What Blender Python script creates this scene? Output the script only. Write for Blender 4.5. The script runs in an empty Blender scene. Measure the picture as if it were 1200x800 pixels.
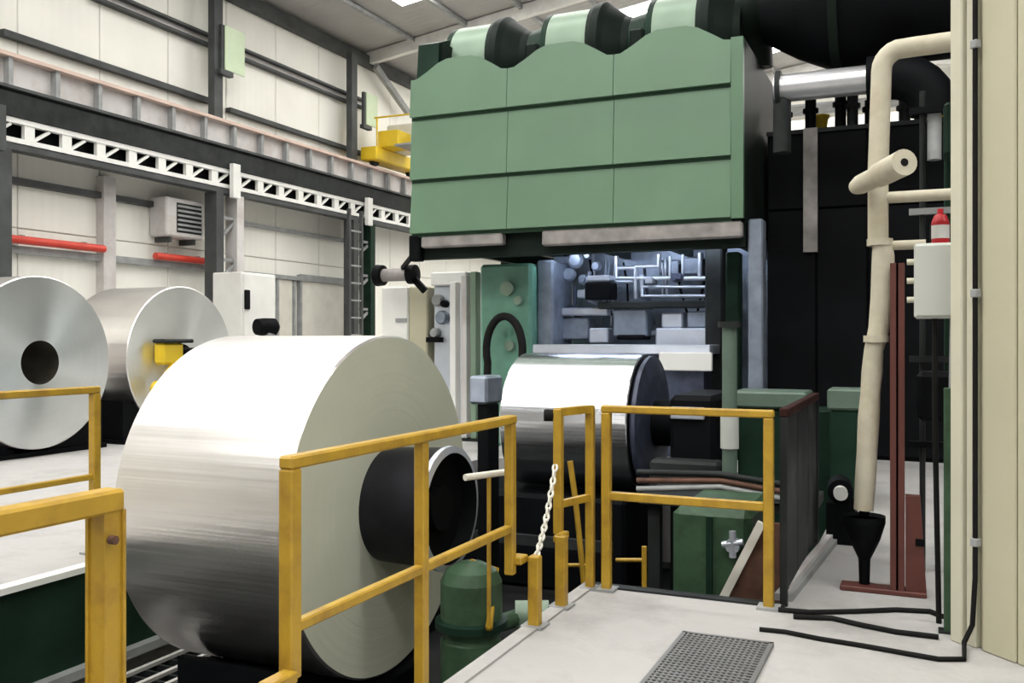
import bpy, math, random
from mathutils import Vector, Matrix

random.seed(7)
C = bpy.context.scene.collection
PI = math.pi

# ------------------------------------------------------------------ camera
FPX, HOR = 1096.0, 397.0
YAW = math.atan(485 / 1096)
cam_d = bpy.data.cameras.new('camera')
cam = bpy.data.objects.new('camera', cam_d)
C.objects.link(cam)
cam.location = (0, 0, 1.5)
cam.rotation_euler = (PI / 2, 0, YAW)
cam_d.sensor_width = 36
cam_d.lens = FPX / 1200 * 36
cam_d.shift_y = (HOR - 400) / 1200
cam_d.clip_end = 200
bpy.context.scene.camera = cam

# ------------------------------------------------------------------ world, exposure
w = bpy.data.worlds.new('world')
bpy.context.scene.world = w
w.use_nodes = True
bg = w.node_tree.nodes['Background']
bg.inputs[0].default_value = (.86, .92, 1, 1)
bg.inputs[1].default_value = 1.0
vs = bpy.context.scene.view_settings
vs.view_transform = 'Standard'
vs.look = 'None'
vs.gamma = 1
vs.use_curve_mapping = False
vs.exposure = 0.0
SKYLIGHT = 12.0
UNDERHOOD = 45.0

Fw = Vector((-math.sin(YAW), math.cos(YAW), 0))
Rt = Vector((math.cos(YAW), math.sin(YAW), 0))


def P(px, py, X=None, Y=None, Z=None, D=None):
    """point of the place on a given plane, along a sight line of the 1200 x 800 picture"""
    v = Fw + Rt * ((px - 600) / FPX)
    s = (HOR - py) / FPX
    if X is not None:
        D = X / v.x
    elif Y is not None:
        D = Y / v.y
    elif Z is not None:
        D = (Z - 1.5) / s
    p = v * D
    p.z = 1.5 + s * D
    return p


# ------------------------------------------------------------------ materials
def mat(name, col, rough=.6, metal=0., var=.12, scale=3., bump=.0, bscale=40., stain=None, stain_amt=.0, stain_scale=1.2,
        corr=None, aniso=0., spec=None):
    m = bpy.data.materials.new(name)
    m.use_nodes = True
    nt = m.node_tree
    N, L = nt.nodes, nt.links
    b = N['Principled BSDF']
    b.inputs['Roughness'].default_value = rough
    b.inputs['Metallic'].default_value = metal
    if spec is None:
        spec = .5 if max(col) > .1 else (.2 if max(col) > .05 else .08)
    b.inputs['Specular IOR Level'].default_value = spec
    tc = N.new('ShaderNodeTexCoord')
    nz = N.new('ShaderNodeTexNoise')
    nz.inputs['Scale'].default_value = scale
    nz.inputs['Detail'].default_value = 5
    L.new(tc.outputs['Object'], nz.inputs['Vector'])
    rp = N.new('ShaderNodeValToRGB')
    rp.color_ramp.elements[0].position = .3
    rp.color_ramp.elements[1].position = .7
    rp.color_ramp.elements[0].color = tuple(c * (1 - var) for c in col) + (1,)
    rp.color_ramp.elements[1].color = tuple(min(1, c * (1 + var)) for c in col) + (1,)
    L.new(nz.outputs['Fac'], rp.inputs[0])
    out = rp.outputs[0]
    if stain:
        n2 = N.new('ShaderNodeTexNoise')
        n2.inputs['Scale'].default_value = stain_scale
        n2.inputs['Detail'].default_value = 8
        n2.inputs['Roughness'].default_value = .65
        L.new(tc.outputs['Object'], n2.inputs['Vector'])
        r2 = N.new('ShaderNodeValToRGB')
        r2.color_ramp.elements[0].position = .47
        r2.color_ramp.elements[1].position = .68
        r2.color_ramp.elements[0].color = (0, 0, 0, 1)
        r2.color_ramp.elements[1].color = (stain_amt,) * 3 + (1,)
        L.new(n2.outputs['Fac'], r2.inputs[0])
        mx = N.new('ShaderNodeMixRGB')
        mx.inputs[2].default_value = tuple(stain) + (1,)
        L.new(r2.outputs[0], mx.inputs[0])
        L.new(out, mx.inputs[1])
        out = mx.outputs[0]
    L.new(out, b.inputs['Base Color'])
    h = None
    if corr:
        ax, period, amt = corr
        wv = N.new('ShaderNodeTexWave')
        wv.wave_type = 'BANDS'
        wv.bands_direction = ax
        wv.inputs['Scale'].default_value = 1 / period * .314
        wv.inputs['Distortion'].default_value = 0
        L.new(tc.outputs['Object'], wv.inputs['Vector'])
        bp = N.new('ShaderNodeBump')
        bp.inputs['Strength'].default_value = amt
        bp.inputs['Distance'].default_value = .02
        L.new(wv.outputs['Fac'], bp.inputs['Height'])
        h = bp
    if bump:
        n3 = N.new('ShaderNodeTexNoise')
        n3.inputs['Scale'].default_value = bscale
        n3.inputs['Detail'].default_value = 4
        L.new(tc.outputs['Object'], n3.inputs['Vector'])
        bp = N.new('ShaderNodeBump')
        bp.inputs['Strength'].default_value = bump
        bp.inputs['Distance'].default_value = .01
        L.new(n3.outputs['Fac'], bp.inputs['Height'])
        if h:
            L.new(h.outputs[0], bp.inputs['Normal'])
        h = bp
    if h:
        L.new(h.outputs[0], b.inputs['Normal'])
    if aniso:
        b.inputs['Anisotropic'].default_value = aniso
        tg = N.new('ShaderNodeTangent')
        tg.direction_type = 'RADIAL'
        tg.axis = 'Z'
        L.new(tg.outputs[0], b.inputs['Tangent'])
    return m


def emit(name, col, s):
    m = bpy.data.materials.new(name)
    m.use_nodes = True
    b = m.node_tree.nodes['Principled BSDF']
    b.inputs['Base Color'].default_value = tuple(col) + (1,)
    b.inputs['Emission Color'].default_value = tuple(col) + (1,)
    b.inputs['Emission Strength'].default_value = s
    return m


def coil_band(name, col, rough):
    """rolled aluminium wound round local Z: streaks along the strip, brushed sheen"""
    m = mat(name, col, rough, 1.0, var=.03, scale=2.)
    nt = m.node_tree
    N, L = nt.nodes, nt.links
    b = N['Principled BSDF']
    tc = N.new('ShaderNodeTexCoord')
    mp = N.new('ShaderNodeMapping')
    mp.inputs['Scale'].default_value = (3, 3, .05)
    L.new(tc.outputs['Object'], mp.inputs[0])
    nz = N.new('ShaderNodeTexNoise')
    nz.inputs['Scale'].default_value = 2.5
    nz.inputs['Detail'].default_value = 3
    L.new(mp.outputs[0], nz.inputs['Vector'])
    bp = N.new('ShaderNodeBump')
    bp.inputs['Strength'].default_value = .4
    bp.inputs['Distance'].default_value = .03
    L.new(nz.outputs['Fac'], bp.inputs['Height'])
    L.new(bp.outputs[0], b.inputs['Normal'])
    return m


M = {}
M['concrete'] = mat('concrete', (.44, .43, .42), .75, var=.10, scale=1.3, bump=.25, bscale=25, stain=(.24, .23, .22), stain_amt=.7, stain_scale=1.3)
M['pitconc'] = mat('pit_concrete', (.012, .013, .013), .8, var=.3, scale=2)  # near black: the shadow in the pit is put into the colour
M['wallpanel'] = mat('wall_cladding', (.90, .89, .82), .55, var=.05, scale=.5, corr=('Y', .25, .25))
M['wallplain'] = mat('wall_plain', (.74, .72, .66), .6, var=.06, scale=.4)
M['walldark'] = mat('wall_dim', (.11, .11, .105), .7, var=.1, scale=.5)
M['roof'] = mat('roof_sheet', (.42, .41, .40), .6, var=.08, scale=.7, corr=('Y', .3, .4))
M['rafter'] = mat('rafter_paint', (.78, .77, .74), .5)
M['steelgrey'] = mat('grey_steel', (.30, .31, .31), .5, var=.2, scale=4)
M['darksteel'] = mat('dark_steel', (.028, .031, .031), .5, .1, var=.3, scale=3)
M['column'] = mat('column_paint', (.07, .075, .075), .55, var=.25, scale=2)
M['girder'] = mat('girder_paint', (.60, .58, .57), .55, var=.1, scale=1.5, stain=(.35, .27, .22), stain_amt=.5)
M['flange'] = mat('flange_paint', (.62, .47, .40), .55, var=.1, scale=1.5)
M['white'] = mat('white_paint', (.80, .80, .77), .45, var=.05, scale=2)
M['offwhite'] = mat('off_white_paint', (.72, .70, .62), .5, var=.08, scale=2)
M['redpipe'] = mat('red_pipe_paint', (.62, .05, .03), .4, var=.1)
M['green'] = mat('hood_green', (.112, .205, .124), .42, var=.07, scale=1.2, bump=.06, bscale=3, stain=(.11, .19, .13), stain_amt=.4, stain_scale=2)
M['greenlip'] = mat('hood_green_lip', (.03, .07, .04), .5, var=.1)  # hood green darkened to paint the shadow below each panel row
M['greenmach'] = mat('machine_green', (.13, .30, .22), .4, var=.15, scale=4)
M['greendark'] = mat('dark_green_paint', (.012, .030, .020), .45, var=.25, scale=3)
M['greenpump'] = mat('pump_green', (.05, .10, .055), .4, var=.2, scale=5, stain=(.02, .03, .02), stain_amt=.7, stain_scale=4)
M['palegreen'] = mat('pale_green_board', (.58, .70, .48), .5, var=.05)
M['ductlight'] = mat('duct_pale_green', (.22, .31, .23), .42, .1, var=.1, scale=2)
M['ductdark'] = mat('duct_dark', (.010, .016, .013), .5, .0, var=.3, scale=2)
M['black'] = mat('black_paint', (.0035, .004, .005), .6, var=.3, scale=2)
M['blackrub'] = mat('black_rubber', (.012, .012, .012), .6, var=.2, scale=10)
M['alu'] = coil_band('rolled_aluminium', (.90, .875, .86), .33)
M['alum2'] = coil_band('rolled_aluminium_bright', (.84, .86, .90), .27)
M['aluface'] = mat('coil_edge', (.58, .60, .49), .6, .15, var=.03, scale=3)
M['aluface2'] = mat('coil_edge_bright', (.82, .84, .83), .36, .9, var=.03, scale=3, aniso=.9)
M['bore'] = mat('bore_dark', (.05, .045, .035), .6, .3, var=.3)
M['hub'] = mat('hub_steel', (.02, .02, .024), .35, .3, var=.3, scale=4)
M['yellow'] = mat('yellow_rail_paint', (.45, .275, .024), .42, var=.12, scale=6, stain=(.25, .12, .02), stain_amt=.55, stain_scale=9)
M['craneyellow'] = mat('crane_yellow', (.75, .52, .02), .4, var=.1, scale=2)
M['cream'] = mat('cream_panel', (.50, .475, .345), .5, var=.05, scale=1.2, stain=(.44, .42, .28), stain_amt=.5, stain_scale=1.5)
M['creampost'] = mat('cream_post', (.58, .56, .44), .45, var=.06, scale=2)
M['creampipe'] = mat('cream_lagging', (.54, .50, .39), .6, var=.1, scale=8, bump=.3, bscale=20, stain=(.45, .38, .25), stain_amt=.6, stain_scale=5)
M['redoxide'] = mat('red_oxide', (.11, .030, .022), .55, var=.15, scale=6)
M['darkrust'] = mat('dark_rust', (.035, .014, .012), .6, var=.3, scale=8)
M['dimgreen'] = mat('dim_green_grey', (.10, .15, .115), .5, var=.2, scale=4)
M['rust'] = mat('rusty_plate', (.12, .055, .035), .75, var=.4, scale=9)
M['boxgrey'] = mat('junction_grey', (.50, .52, .48), .5, var=.04)
M['silver'] = mat('silver_cladding', (.72, .73, .76), .3, .75, var=.06)
M['bluegrey'] = mat('blue_grey_steel', (.25, .29, .36), .35, .5, var=.25, scale=5)
M['bluedark'] = mat('blue_dark_steel', (.06, .07, .11), .45, .3, var=.4, scale=6)
M['palemetal'] = mat('pale_metal', (.62, .66, .74), .3, .6, var=.1)
M['grating'] = mat('grating_steel', (.20, .20, .20), .5, .4, var=.15)
M['trimgrey'] = mat('hood_trim', (.27, .25, .24), .6, .1, var=.3, scale=5)
M['panelmesh'] = mat('dark_sheet', (.022, .026, .027), .5, .2, var=.3, scale=4, stain=(.12, .12, .12), stain_amt=.5, stain_scale=3)
M['sky'] = emit('skylight_sheet', (1, .985, .95), SKYLIGHT)
M['tube'] = emit('lamp_tube', (.72, .82, 1.0), UNDERHOOD)
M['redglow'] = mat('red_gloss', (.55, .02, .03), .3)  # plain glossy red, gives off no light


# ------------------------------------------------------------------ mesh helpers
ORIG = {}


class MB:
    def __init__(s):
        s.v, s.f, s.sm = [], [], []

    def add(s, vs_, fs, smooth=False):
        o = len(s.v)
        s.v += [tuple(p) for p in vs_]
        s.f += [tuple(i + o for i in f) for f in fs]
        s.sm += [smooth] * len(fs)
        return s

    def box(s, a, b):
        x0, x1 = sorted((a[0], b[0]))
        y0, y1 = sorted((a[1], b[1]))
        z0, z1 = sorted((a[2], b[2]))
        return s.add([(x0, y0, z0), (x1, y0, z0), (x1, y1, z0), (x0, y1, z0), (x0, y0, z1), (x1, y0, z1), (x1, y1, z1), (x0, y1, z1)],
                     [(3, 2, 1, 0), (4, 5, 6, 7), (0, 1, 5, 4), (1, 2, 6, 5), (2, 3, 7, 6), (3, 0, 4, 7)])

    def bev(s, a, b, r=.01):
        """box with chamfered edges"""
        x0, x1 = sorted((a[0], b[0]))
        y0, y1 = sorted((a[1], b[1]))
        z0, z1 = sorted((a[2], b[2]))
        r = min(r, (x1 - x0) * .4, (y1 - y0) * .4, (z1 - z0) * .4)
        vs_, idx = [], {}
        X, Y, Z = (x0, x1), (y0, y1), (z0, z1)
        sg = (1, -1)
        for i in (0, 1):
            for j in (0, 1):
                for k in (0, 1):
                    for ax in range(3):
                        p = [X[i], Y[j], Z[k]]
                        for q, t in ((0, i), (1, j), (2, k)):
                            if q != ax:
                                p[q] += sg[t] * r
                        idx[(i, j, k, ax)] = len(vs_)
                        vs_.append(p)
        fs = []
        cyc = [(0, 0), (1, 0), (1, 1), (0, 1)]
        for ax in range(3):
            for t in (0, 1):
                f = []
                for (p, q) in cyc:
                    key = [0, 0, 0]
                    key[ax] = t
                    key[(ax + 1) % 3] = p
                    key[(ax + 2) % 3] = q
                    f.append(idx[tuple(key) + (ax,)])
                fs.append(tuple(f) if t else tuple(reversed(f)))
        for ax in range(3):
            a1, a2 = (ax + 1) % 3, (ax + 2) % 3
            for p in (0, 1):
                for q in (0, 1):
                    k0, k1 = [0] * 3, [0] * 3
                    k0[a1] = k1[a1] = p
                    k0[a2] = k1[a2] = q
                    k1[ax] = 1
                    k0, k1 = tuple(k0), tuple(k1)
                    f = (idx[k0 + (a1,)], idx[k1 + (a1,)], idx[k1 + (a2,)], idx[k0 + (a2,)])
                    fs.append(f if p != q else tuple(reversed(f)))
        for i in (0, 1):
            for j in (0, 1):
                for k in (0, 1):
                    f = tuple(idx[(i, j, k, ax)] for ax in range(3))
                    fs.append(f if (i + j + k) % 2 else tuple(reversed(f)))
        return s.add(vs_, fs)

    def bar(s, p, q, w_, h_, up=(0, 0, 1)):
        """rectangular bar from p to q"""
        p, q = Vector(p), Vector(q)
        d = (q - p).normalized()
        u = Vector(up)
        if abs(d.dot(u)) > .95:
            u = Vector((0, 1, 0))
        sx = d.cross(u).normalized()
        sz = sx.cross(d).normalized()
        vs_ = []
        for c in (p, q):
            for a, b in ((-1, -1), (1, -1), (1, 1), (-1, 1)):
                vs_.append(c + sx * a * w_ / 2 + sz * b * h_ / 2)
        return s.add(vs_, [(0, 1, 2, 3), (7, 6, 5, 4), (0, 4, 5, 1), (1, 5, 6, 2), (2, 6, 7, 3), (3, 7, 4, 0)])

    def tube(s, pts, r, n=12, caps=True, radii=None):
        pts = [Vector(p) for p in pts]
        m_ = len(pts)
        vs_, fs = [], []
        t0 = (pts[1] - pts[0]).normalized()
        u = t0.orthogonal().normalized()
        for i, p in enumerate(pts):
            if i == 0:
                t = t0
            elif i == m_ - 1:
                t = (pts[-1] - pts[-2]).normalized()
            else:
                t = ((pts[i] - pts[i - 1]).normalized() + (pts[i + 1] - pts[i]).normalized())
                t = t.normalized() if t.length > 1e-6 else t0
            u = (u - t * u.dot(t))
            u = u.normalized() if u.length > 1e-6 else t.orthogonal().normalized()
            v = t.cross(u)
            rr = radii[i] if radii else r
            for k in range(n):
                a = 2 * PI * k / n
                vs_.append(p + (u * math.cos(a) + v * math.sin(a)) * rr)
        for i in range(m_ - 1):
            for k in range(n):
                k2 = (k + 1) % n
                fs.append((i * n + k, i * n + k2, (i + 1) * n + k2, (i + 1) * n + k))
        s.add(vs_, fs, True)
        if caps:
            s.add(vs_[:n], [tuple(reversed(range(n)))])
            s.add(vs_[-n:], [tuple(range(n))])
        return s

    def lathe(s, prof, org, axis, n=48, smooth=True):
        """prof: (radius, height along axis)"""
        ax = Vector(axis).normalized()
        u = ax.orthogonal().normalized()
        v = ax.cross(u)
        org = Vector(org)
        for (r0, h0), (r1, h1) in zip(prof[:-1], prof[1:]):
            vs_ = []
            for r, h in ((r0, h0), (r1, h1)):
                for k in range(n):
                    a = 2 * PI * k / n
                    vs_.append(org + ax * h + (u * math.cos(a) + v * math.sin(a)) * max(r, 1e-5))
            s.add(vs_, [(k, (k + 1) % n, n + (k + 1) % n, n + k) for k in range(n)], smooth)
        return s

    def prism(s, poly, axis, a, b):
        """poly in the two axes other than `axis` (cyclic order), extruded a..b"""
        n = len(poly)
        vs_ = []
        for h in (a, b):
            for p in poly:
                q = [0, 0, 0]
                q[axis] = h
                q[(axis + 1) % 3] = p[0]
                q[(axis + 2) % 3] = p[1]
                vs_.append(q)
        fs = [tuple(reversed(range(n))), tuple(range(n, 2 * n))]
        fs += [(k, (k + 1) % n, n + (k + 1) % n, n + k) for k in range(n)]
        return s.add(vs_, fs)

    def xform(s, mtx):
        s.v = [tuple(mtx @ Vector(p)) for p in s.v]
        return s

    def build(s, name, m, parent=None, origin=None):
        if parent is not None:
            o3 = ORIG[parent.name]
        else:
            o3 = Vector(origin) if origin is not None else Vector((0, 0, 0))
        me = bpy.data.meshes.new(name)
        me.from_pydata([(p[0] - o3.x, p[1] - o3.y, p[2] - o3.z) for p in s.v], [], s.f)
        me.polygons.foreach_set('use_smooth', s.sm)
        me.materials.append(m)
        me.update()
        o = bpy.data.objects.new(name, me)
        C.objects.link(o)
        if parent is not None:
            o.parent = parent
        else:
            o.location = o3
        ORIG[o.name] = o3
        return o


def tag(o, label, cat, group=None, kind=None):
    o['label'] = label
    o['category'] = cat
    if group:
        o['group'] = group
    if kind:
        o['kind'] = kind
    return o


def thing(name, loc, label, cat, group=None, kind=None):
    o = bpy.data.objects.new(name, None)
    o.empty_display_size = .1
    C.objects.link(o)
    o.location = loc
    ORIG[o.name] = Vector(loc)
    return tag(o, label, cat, group, kind)


def struct(o):
    o['kind'] = 'structure'
    return o


def rootat(name, loc):
    o = bpy.data.objects.new(name, None)
    C.objects.link(o)
    o.location = loc
    ORIG[o.name] = Vector(loc)
    o['kind'] = 'structure'
    return o


# ================================================================== THE SETTING
XL, XR, YB, YF = -18.0, 12.0, -14.0, 42.0
PX0, PX1, PX2 = -5.1, -1.9, -.72      # pit: left edge, platform edge, right edge beyond the corner
PY1, PY2 = 5.42, 10.7
mb = MB()
mb.box((XL - .2, YB - .2, -1.5), (PX0, YF + .2, 0))
mb.box((PX1, YB - .2, -1.5), (XR + .2, PY1, 0))
mb.box((PX2, PY1, -1.5), (XR + .2, YF + .2, 0))
mb.box((PX0, PY2, -1.5), (PX2, YF + .2, 0))
mb.box((PX0, YB - .2, -1.5), (PX1, -3, 0))
struct(mb.build('floor', M['concrete']))
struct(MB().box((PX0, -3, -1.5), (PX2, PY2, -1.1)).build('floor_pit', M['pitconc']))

# left wall: cladding sheets with recessed joints on a backing
zr = [0, 3.9, 7.6, 11.5]
wl = struct(MB().box((XL - .2, YB, 0), (XL - .06, YF, 11.5)).build('wall_left', M['wallplain']))
pan = None
ys = [12 + 2.2 * i for i in range(12)]
for i in range(len(ys) - 1):
    for k in range(3):
        MB().bev((XL - .06, ys[i] + .012, zr[k] + .012), (XL, ys[i + 1] - .012, zr[k + 1] - .012), .012).build('panel', M['wallpanel'], wl)
MB().box((XL - .06, YB, 0), (XL, 12, 11.5)).box((XL - .06, ys[-1], 0), (XL, YF, 11.5)).build('plain_sheet', M['wallpanel'], wl)
struct(MB().box((XL - .2, YF, 0), (XR + .2, YF + .2, 14)).build('wall_far', M['wallplain']))
struct(MB().box((XR, YB, 0), (XR + .2, YF, 11.5)).build('wall_right', M['walldark']))
struct(MB().box((XL - .2, YB - .2, 0), (XR + .2, YB, 14)).build('wall_back', M['walldark']))

# roof: opaque sheets alternating with translucent roof lights
ZE, ZRG, XRG = 11.5, 13.6, -3.0
cl = rootat('ceiling', (0, 0, 0))


def slope(y0, y1, th, name, m, x0=XL - .2, x1=XR + .2, dz=0, m2=None):
    q = MB()
    zl, zrr = ZE, ZE
    q.add([(x0, y0, zl + dz), (XRG, y0, ZRG + dz), (XRG, y1, ZRG + dz), (x0, y1, zl + dz),
           (x0, y0, zl + dz + th), (XRG, y0, ZRG + dz + th), (XRG, y1, ZRG + dz + th), (x0, y1, zl + dz + th)],
          [(0, 1, 2, 3), (7, 6, 5, 4), (0, 4, 5, 1), (1, 5, 6, 2), (2, 6, 7, 3), (3, 7, 4, 0)])
    if name == 'roof_light':
        zc = ZE + (ZRG - ZE) * (3.0 / (XRG - XL))
        q = MB()
        xs_ = (x0, XL + 3.0, XRG)
        zs_ = (zl, zc, ZRG)
        for i_ in (0, 1):
            q.add([(xs_[i_], y0, zs_[i_]), (xs_[i_ + 1], y0, zs_[i_ + 1]), (xs_[i_ + 1], y1, zs_[i_ + 1]), (xs_[i_], y1, zs_[i_]),
                   (xs_[i_], y0, zs_[i_] + th), (xs_[i_ + 1], y0, zs_[i_ + 1] + th), (xs_[i_ + 1], y1, zs_[i_ + 1] + th), (xs_[i_], y1, zs_[i_] + th)],
                  [(0, 1, 2, 3), (7, 6, 5, 4), (0, 4, 5, 1), (1, 5, 6, 2), (2, 6, 7, 3), (3, 7, 4, 0)])
            if i_ == 0:
                q.build('roof_sheet', M['roof'], cl)
                q = MB()
    if m2:
        q.build(name, m, cl)
        q, name, m, th = MB(), 'roof_sheet', m2, .08
    q.add([(XRG, y0, ZRG + dz), (x1, y0, zrr + dz), (x1, y1, zrr + dz), (XRG, y1, ZRG + dz),
           (XRG, y0, ZRG + dz + th), (x1, y0, zrr + dz + th), (x1, y1, zrr + dz + th), (XRG, y1, ZRG + dz + th)],
          [(0, 1, 2, 3), (7, 6, 5, 4), (0, 4, 5, 1), (1, 5, 6, 2), (2, 6, 7, 3), (3, 7, 4, 0)])
    return q.build(name, m, cl)


BAY = 7.0
y = YB
while y < YF - .1:
    slope(y, y + 2.6, .08, 'roof_sheet', M['roof'])
    slope(y + 2.6, y + 4.4, .03, 'roof_light', M['sky'], m2=M['roof'] if 0 < y < 22 else None)
    slope(y + 4.4, y + BAY, .08, 'roof_sheet', M['roof'])
    y += BAY
# rafters on the frame lines and purlins
for k in range(9):
    yy = YB + BAY * k - .05 + (.3 if k == 0 else 0)
    q = MB()
    q.bar((XL, yy, ZE - .22), (XRG, yy, ZRG - .22), .22, .4)
    q.bar((XRG, yy, ZRG - .22), (XR, yy, ZE - .22), .22, .4)
    q.build('rafter', M['rafter'], cl)
for k in range(1, 8):
    x = XL + k * 2.0
    z = ZE + (x - XL) / (XRG - XL) * (ZRG - ZE) - .08
    MB().box((x - .06, YB + .1, z - .08), (x + .06, YF - .1, z + .04)).build('purlin', M['steelgrey'], cl)
MB().box((XL, YB + .1, ZE - .5), (XL + .25, YF - .1, ZE - .12)).build('eaves_beam', M['column'], cl)

# steel edge along the pit, on the platform
struct(MB().box((PX1 - .012, -3, -.12), (PX1 + .07, PY1 + .0, .012)).build('trim_1', M['concrete']))
struct(MB().box((PX1, PY1 - .05, -.12), (PX2, PY1 + .03, .012)).build('trim_2', M['darksteel']))

# ================================================================== LEFT WALL STEELWORK
XG = -17.1
# runway girder with stiffeners
g = thing('crane_runway_girder', (XG, 24, 6.4), 'long grey crane runway girder with pinkish top flange along the left wall', 'girder')
GY0, GY1 = 8, 40
MB().box((XG - .04, GY0, 6.62), (XG + .04, GY1, 7.2)).build('web', M['girder'], g)
MB().box((XG - .25, GY0, 7.2), (XG + .25, GY1, 7.27)).build('top_flange', M['flange'], g)
MB().box((XG - .25, GY0, 6.56), (XG + .25, GY1, 6.62)).build('bottom_flange', M['column'], g)
MB().box((XG - .04, GY0, 7.27), (XG + .04, GY1, 7.35)).build('rail', M['flange'], g)
st = MB().box((XG + .04, -.05, 6.62), (XG + .2, .05, 7.2))
y0 = P(5, 100, X=XG).y
k = 0
first = None
while y0 + 1.12 * k < 36:
    if first is None:
        first = st.build('stiffener', M['steelgrey'], g)
        first.location = (0, y0, 0)
        first.location.y = y0
    else:
        c = first.copy()
        C.objects.link(c)
        c.location.y = y0 + 1.12 * k
    k += 1
# dark service beam hung below, and the white lattice walkway truss
sb = thing('service_beam', (XG, 24, 6.0), 'dark deep beam hung directly below the grey runway girder', 'beam')
MB().box((XG - .2, GY0, 6.02), (XG + .18, GY1, 6.5)).build('casing', M['darksteel'], sb)
MB().box((XG - .12, GY0, 6.5), (XG + .12, GY1, 6.56)).build('packing', M['darksteel'], sb)
tr = thing('lattice_truss', (XG, 24, 5.5), 'white lattice truss with dark gaps running below the dark beam', 'truss')
MB().box((XG + .0, GY0, 5.9), (XG + .14, GY1, 6.01)).build('top_chord', M['white'], tr)
MB().box((XG + .0, GY0, 5.5), (XG + .14, GY1, 5.6)).build('bottom_chord', M['white'], tr)
MB().box((XG - .2, GY0, 5.36), (XG + .12, GY1, 5.48)).build('walkway_edge', M['column'], tr)
MB().box((XG - .16, GY0, 5.55), (XG - .1, GY1, 5.98)).build('back_plate', M['black'], tr)
a = None
yy = 10.0
while yy < 36:
    q = MB()
    q.box((XG + .02, -.12, 5.6), (XG + .12, .12, 5.9))
    q.bar((XG + .07, .12, 5.62), (XG + .07, .5, 5.88), .08, .06)
    if a is None:
        a = q.build('web_plate', M['white'], tr)
        a.location.y = yy
        a.location.y = yy
    else:
        c = a.copy()
        C.objects.link(c)
        c.location.y = yy
    yy += .92


def lattice_column(px, label, lower_w, green=False):
    yc = P(px, 300, X=XG).y
    t = thing('steel_column', (XG, yc, 0), label, 'column', 'lattice steel columns along the left wall', 'thing')
    for s, m in ((-1, M['column']), (1, M['greendark'] if green else M['girder'] if px > 100 else M['column'])):
        MB().box((XG - .28, yc + s * lower_w / 2 - .14, 0), (XG + .12, yc + s * lower_w / 2 + .14, 5.36)).build('leg', m, t)
    for k in range(9):
        z0 = .25 + k * .56
        MB().bar((XG - .02, yc - lower_w / 2 + .13, z0), (XG - .02, yc + lower_w / 2 - .13, z0 + (.45 if k % 2 else 0)), .06, .08).build('lacing', M['steelgrey'], t)
    MB().box((XG - .5, yc - .16, 7.4), (XG - .28, yc + .16, 11.0)).build('upper_shaft', M['column'], t)
    MB().box((XG - .5, yc - .2, 5.0), (XG - .28, yc + .2, 7.4)).build('middle_shaft', M['column'], t)
    MB().box((XG + .21, yc - .14, 5.25), (XG + .34, yc + .14, 6.15)).build('hanger', M['white'] if px > 100 else M['column'], t)
    return yc


yc1 = lattice_column(266, 'dark lattice steel column left of the white door cabinet', .8)
yc2 = lattice_column(424, 'green legged lattice steel column beside the wall ladder and hood', 1.0, True)
yc0 = lattice_column(-14, 'lattice steel column at the left edge above the near coil', .6)

# cable tray / girts on the wall
for (pa, pb, r, nm, lab, mm) in (
        ((0, 40), (246, 118), .07, 'wall_conduit', 'dark conduit on the wall just above the pink girder rail', 'column'),
        ((105, -10), (252, 52), .11, 'wall_girt', 'upper grey girt crossing the bay left of the green board', 'steelgrey'),
        ((276, 62), (424, 122), .11, 'wall_girt', 'grey girt between the two tall columns, high on the wall', 'steelgrey'),
        ((8, 211), (186, 241), .07, 'wall_girt', 'thin dark rail from the left column to the fan heater', 'column'),
        ((8, 290), (246, 316), .08, 'wall_girt', 'grey girt running just below the red pipe', 'steelgrey'),
        ((282, 263), (410, 282), .05, 'wall_girt', 'slack cable rail across the pale wall above the white cabinet', 'steelgrey'),
        ((282, 322), (412, 331), .06, 'wall_girt', 'low rail behind the white cabinet and panels', 'steelgrey'),
        ((266, 130), (432, 182), .06, 'wall_conduit', 'dark conduit between the columns above the girder flange', 'column')):
    p, q_ = P(*pa, X=-17.95), P(*pb, X=-17.95)
    zmid = (p.z + q_.z) / 2
    if r == .11:
        o = thing(nm, (-17.95, (p.y + q_.y) / 2, zmid), lab, 'girt')
        for k in (-1, 1):
            MB().box((-18.0, p.y, zmid + k * .13 - .035), (-17.8, q_.y, zmid + k * .13 + .035)).build('flange', M['column'], o)
        MB().box((-18.0, p.y, zmid - .095), (-17.96, q_.y, zmid + .095)).build('web', M['girder'], o)
        continue
    o = MB().box((-18.0, p.y, zmid - r), (-17.82, q_.y, zmid + r)).build(nm, M[mm], None, (-17.95, (p.y + q_.y) / 2, zmid))
    tag(o, lab, 'conduit' if 'conduit' in nm else 'girt')
for (pa, pb, lab) in (((0, 280), (122, 290), 'long red pipe on the wall over the near pale coil'),
                      ((182, 298), (245, 308), 'short bright red pipe under the fan heater')):
    p, q_ = P(*pa, X=-17.7), P(*pb, X=-17.7)
    z = (p.z + q_.z) / 2
    t = thing('fire_pipe', (-17.7, (p.y + q_.y) / 2, z), lab, 'pipe')
    MB().tube([(-17.7, p.y, z), (-17.7, q_.y, z)], .09, 10).build('pipe', M['redpipe'], t)
    for s in (.2, .8):
        yy = p.y + (q_.y - p.y) * s
        MB().box((-17.995, yy - .03, z - .05), (-17.68, yy + .03, z + .11)).build('bracket', M['steelgrey'], t)
# slim wall post
p = P(127, 300, X=-17.8)
tag(MB().box((-18, p.y - .18, 0), (-17.75, p.y + .18, 5.35)).build('wall_post', M['girder'], None, (-17.9, p.y, 0)), 'slim grey post on the wall between the two red pipes', 'post')
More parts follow.
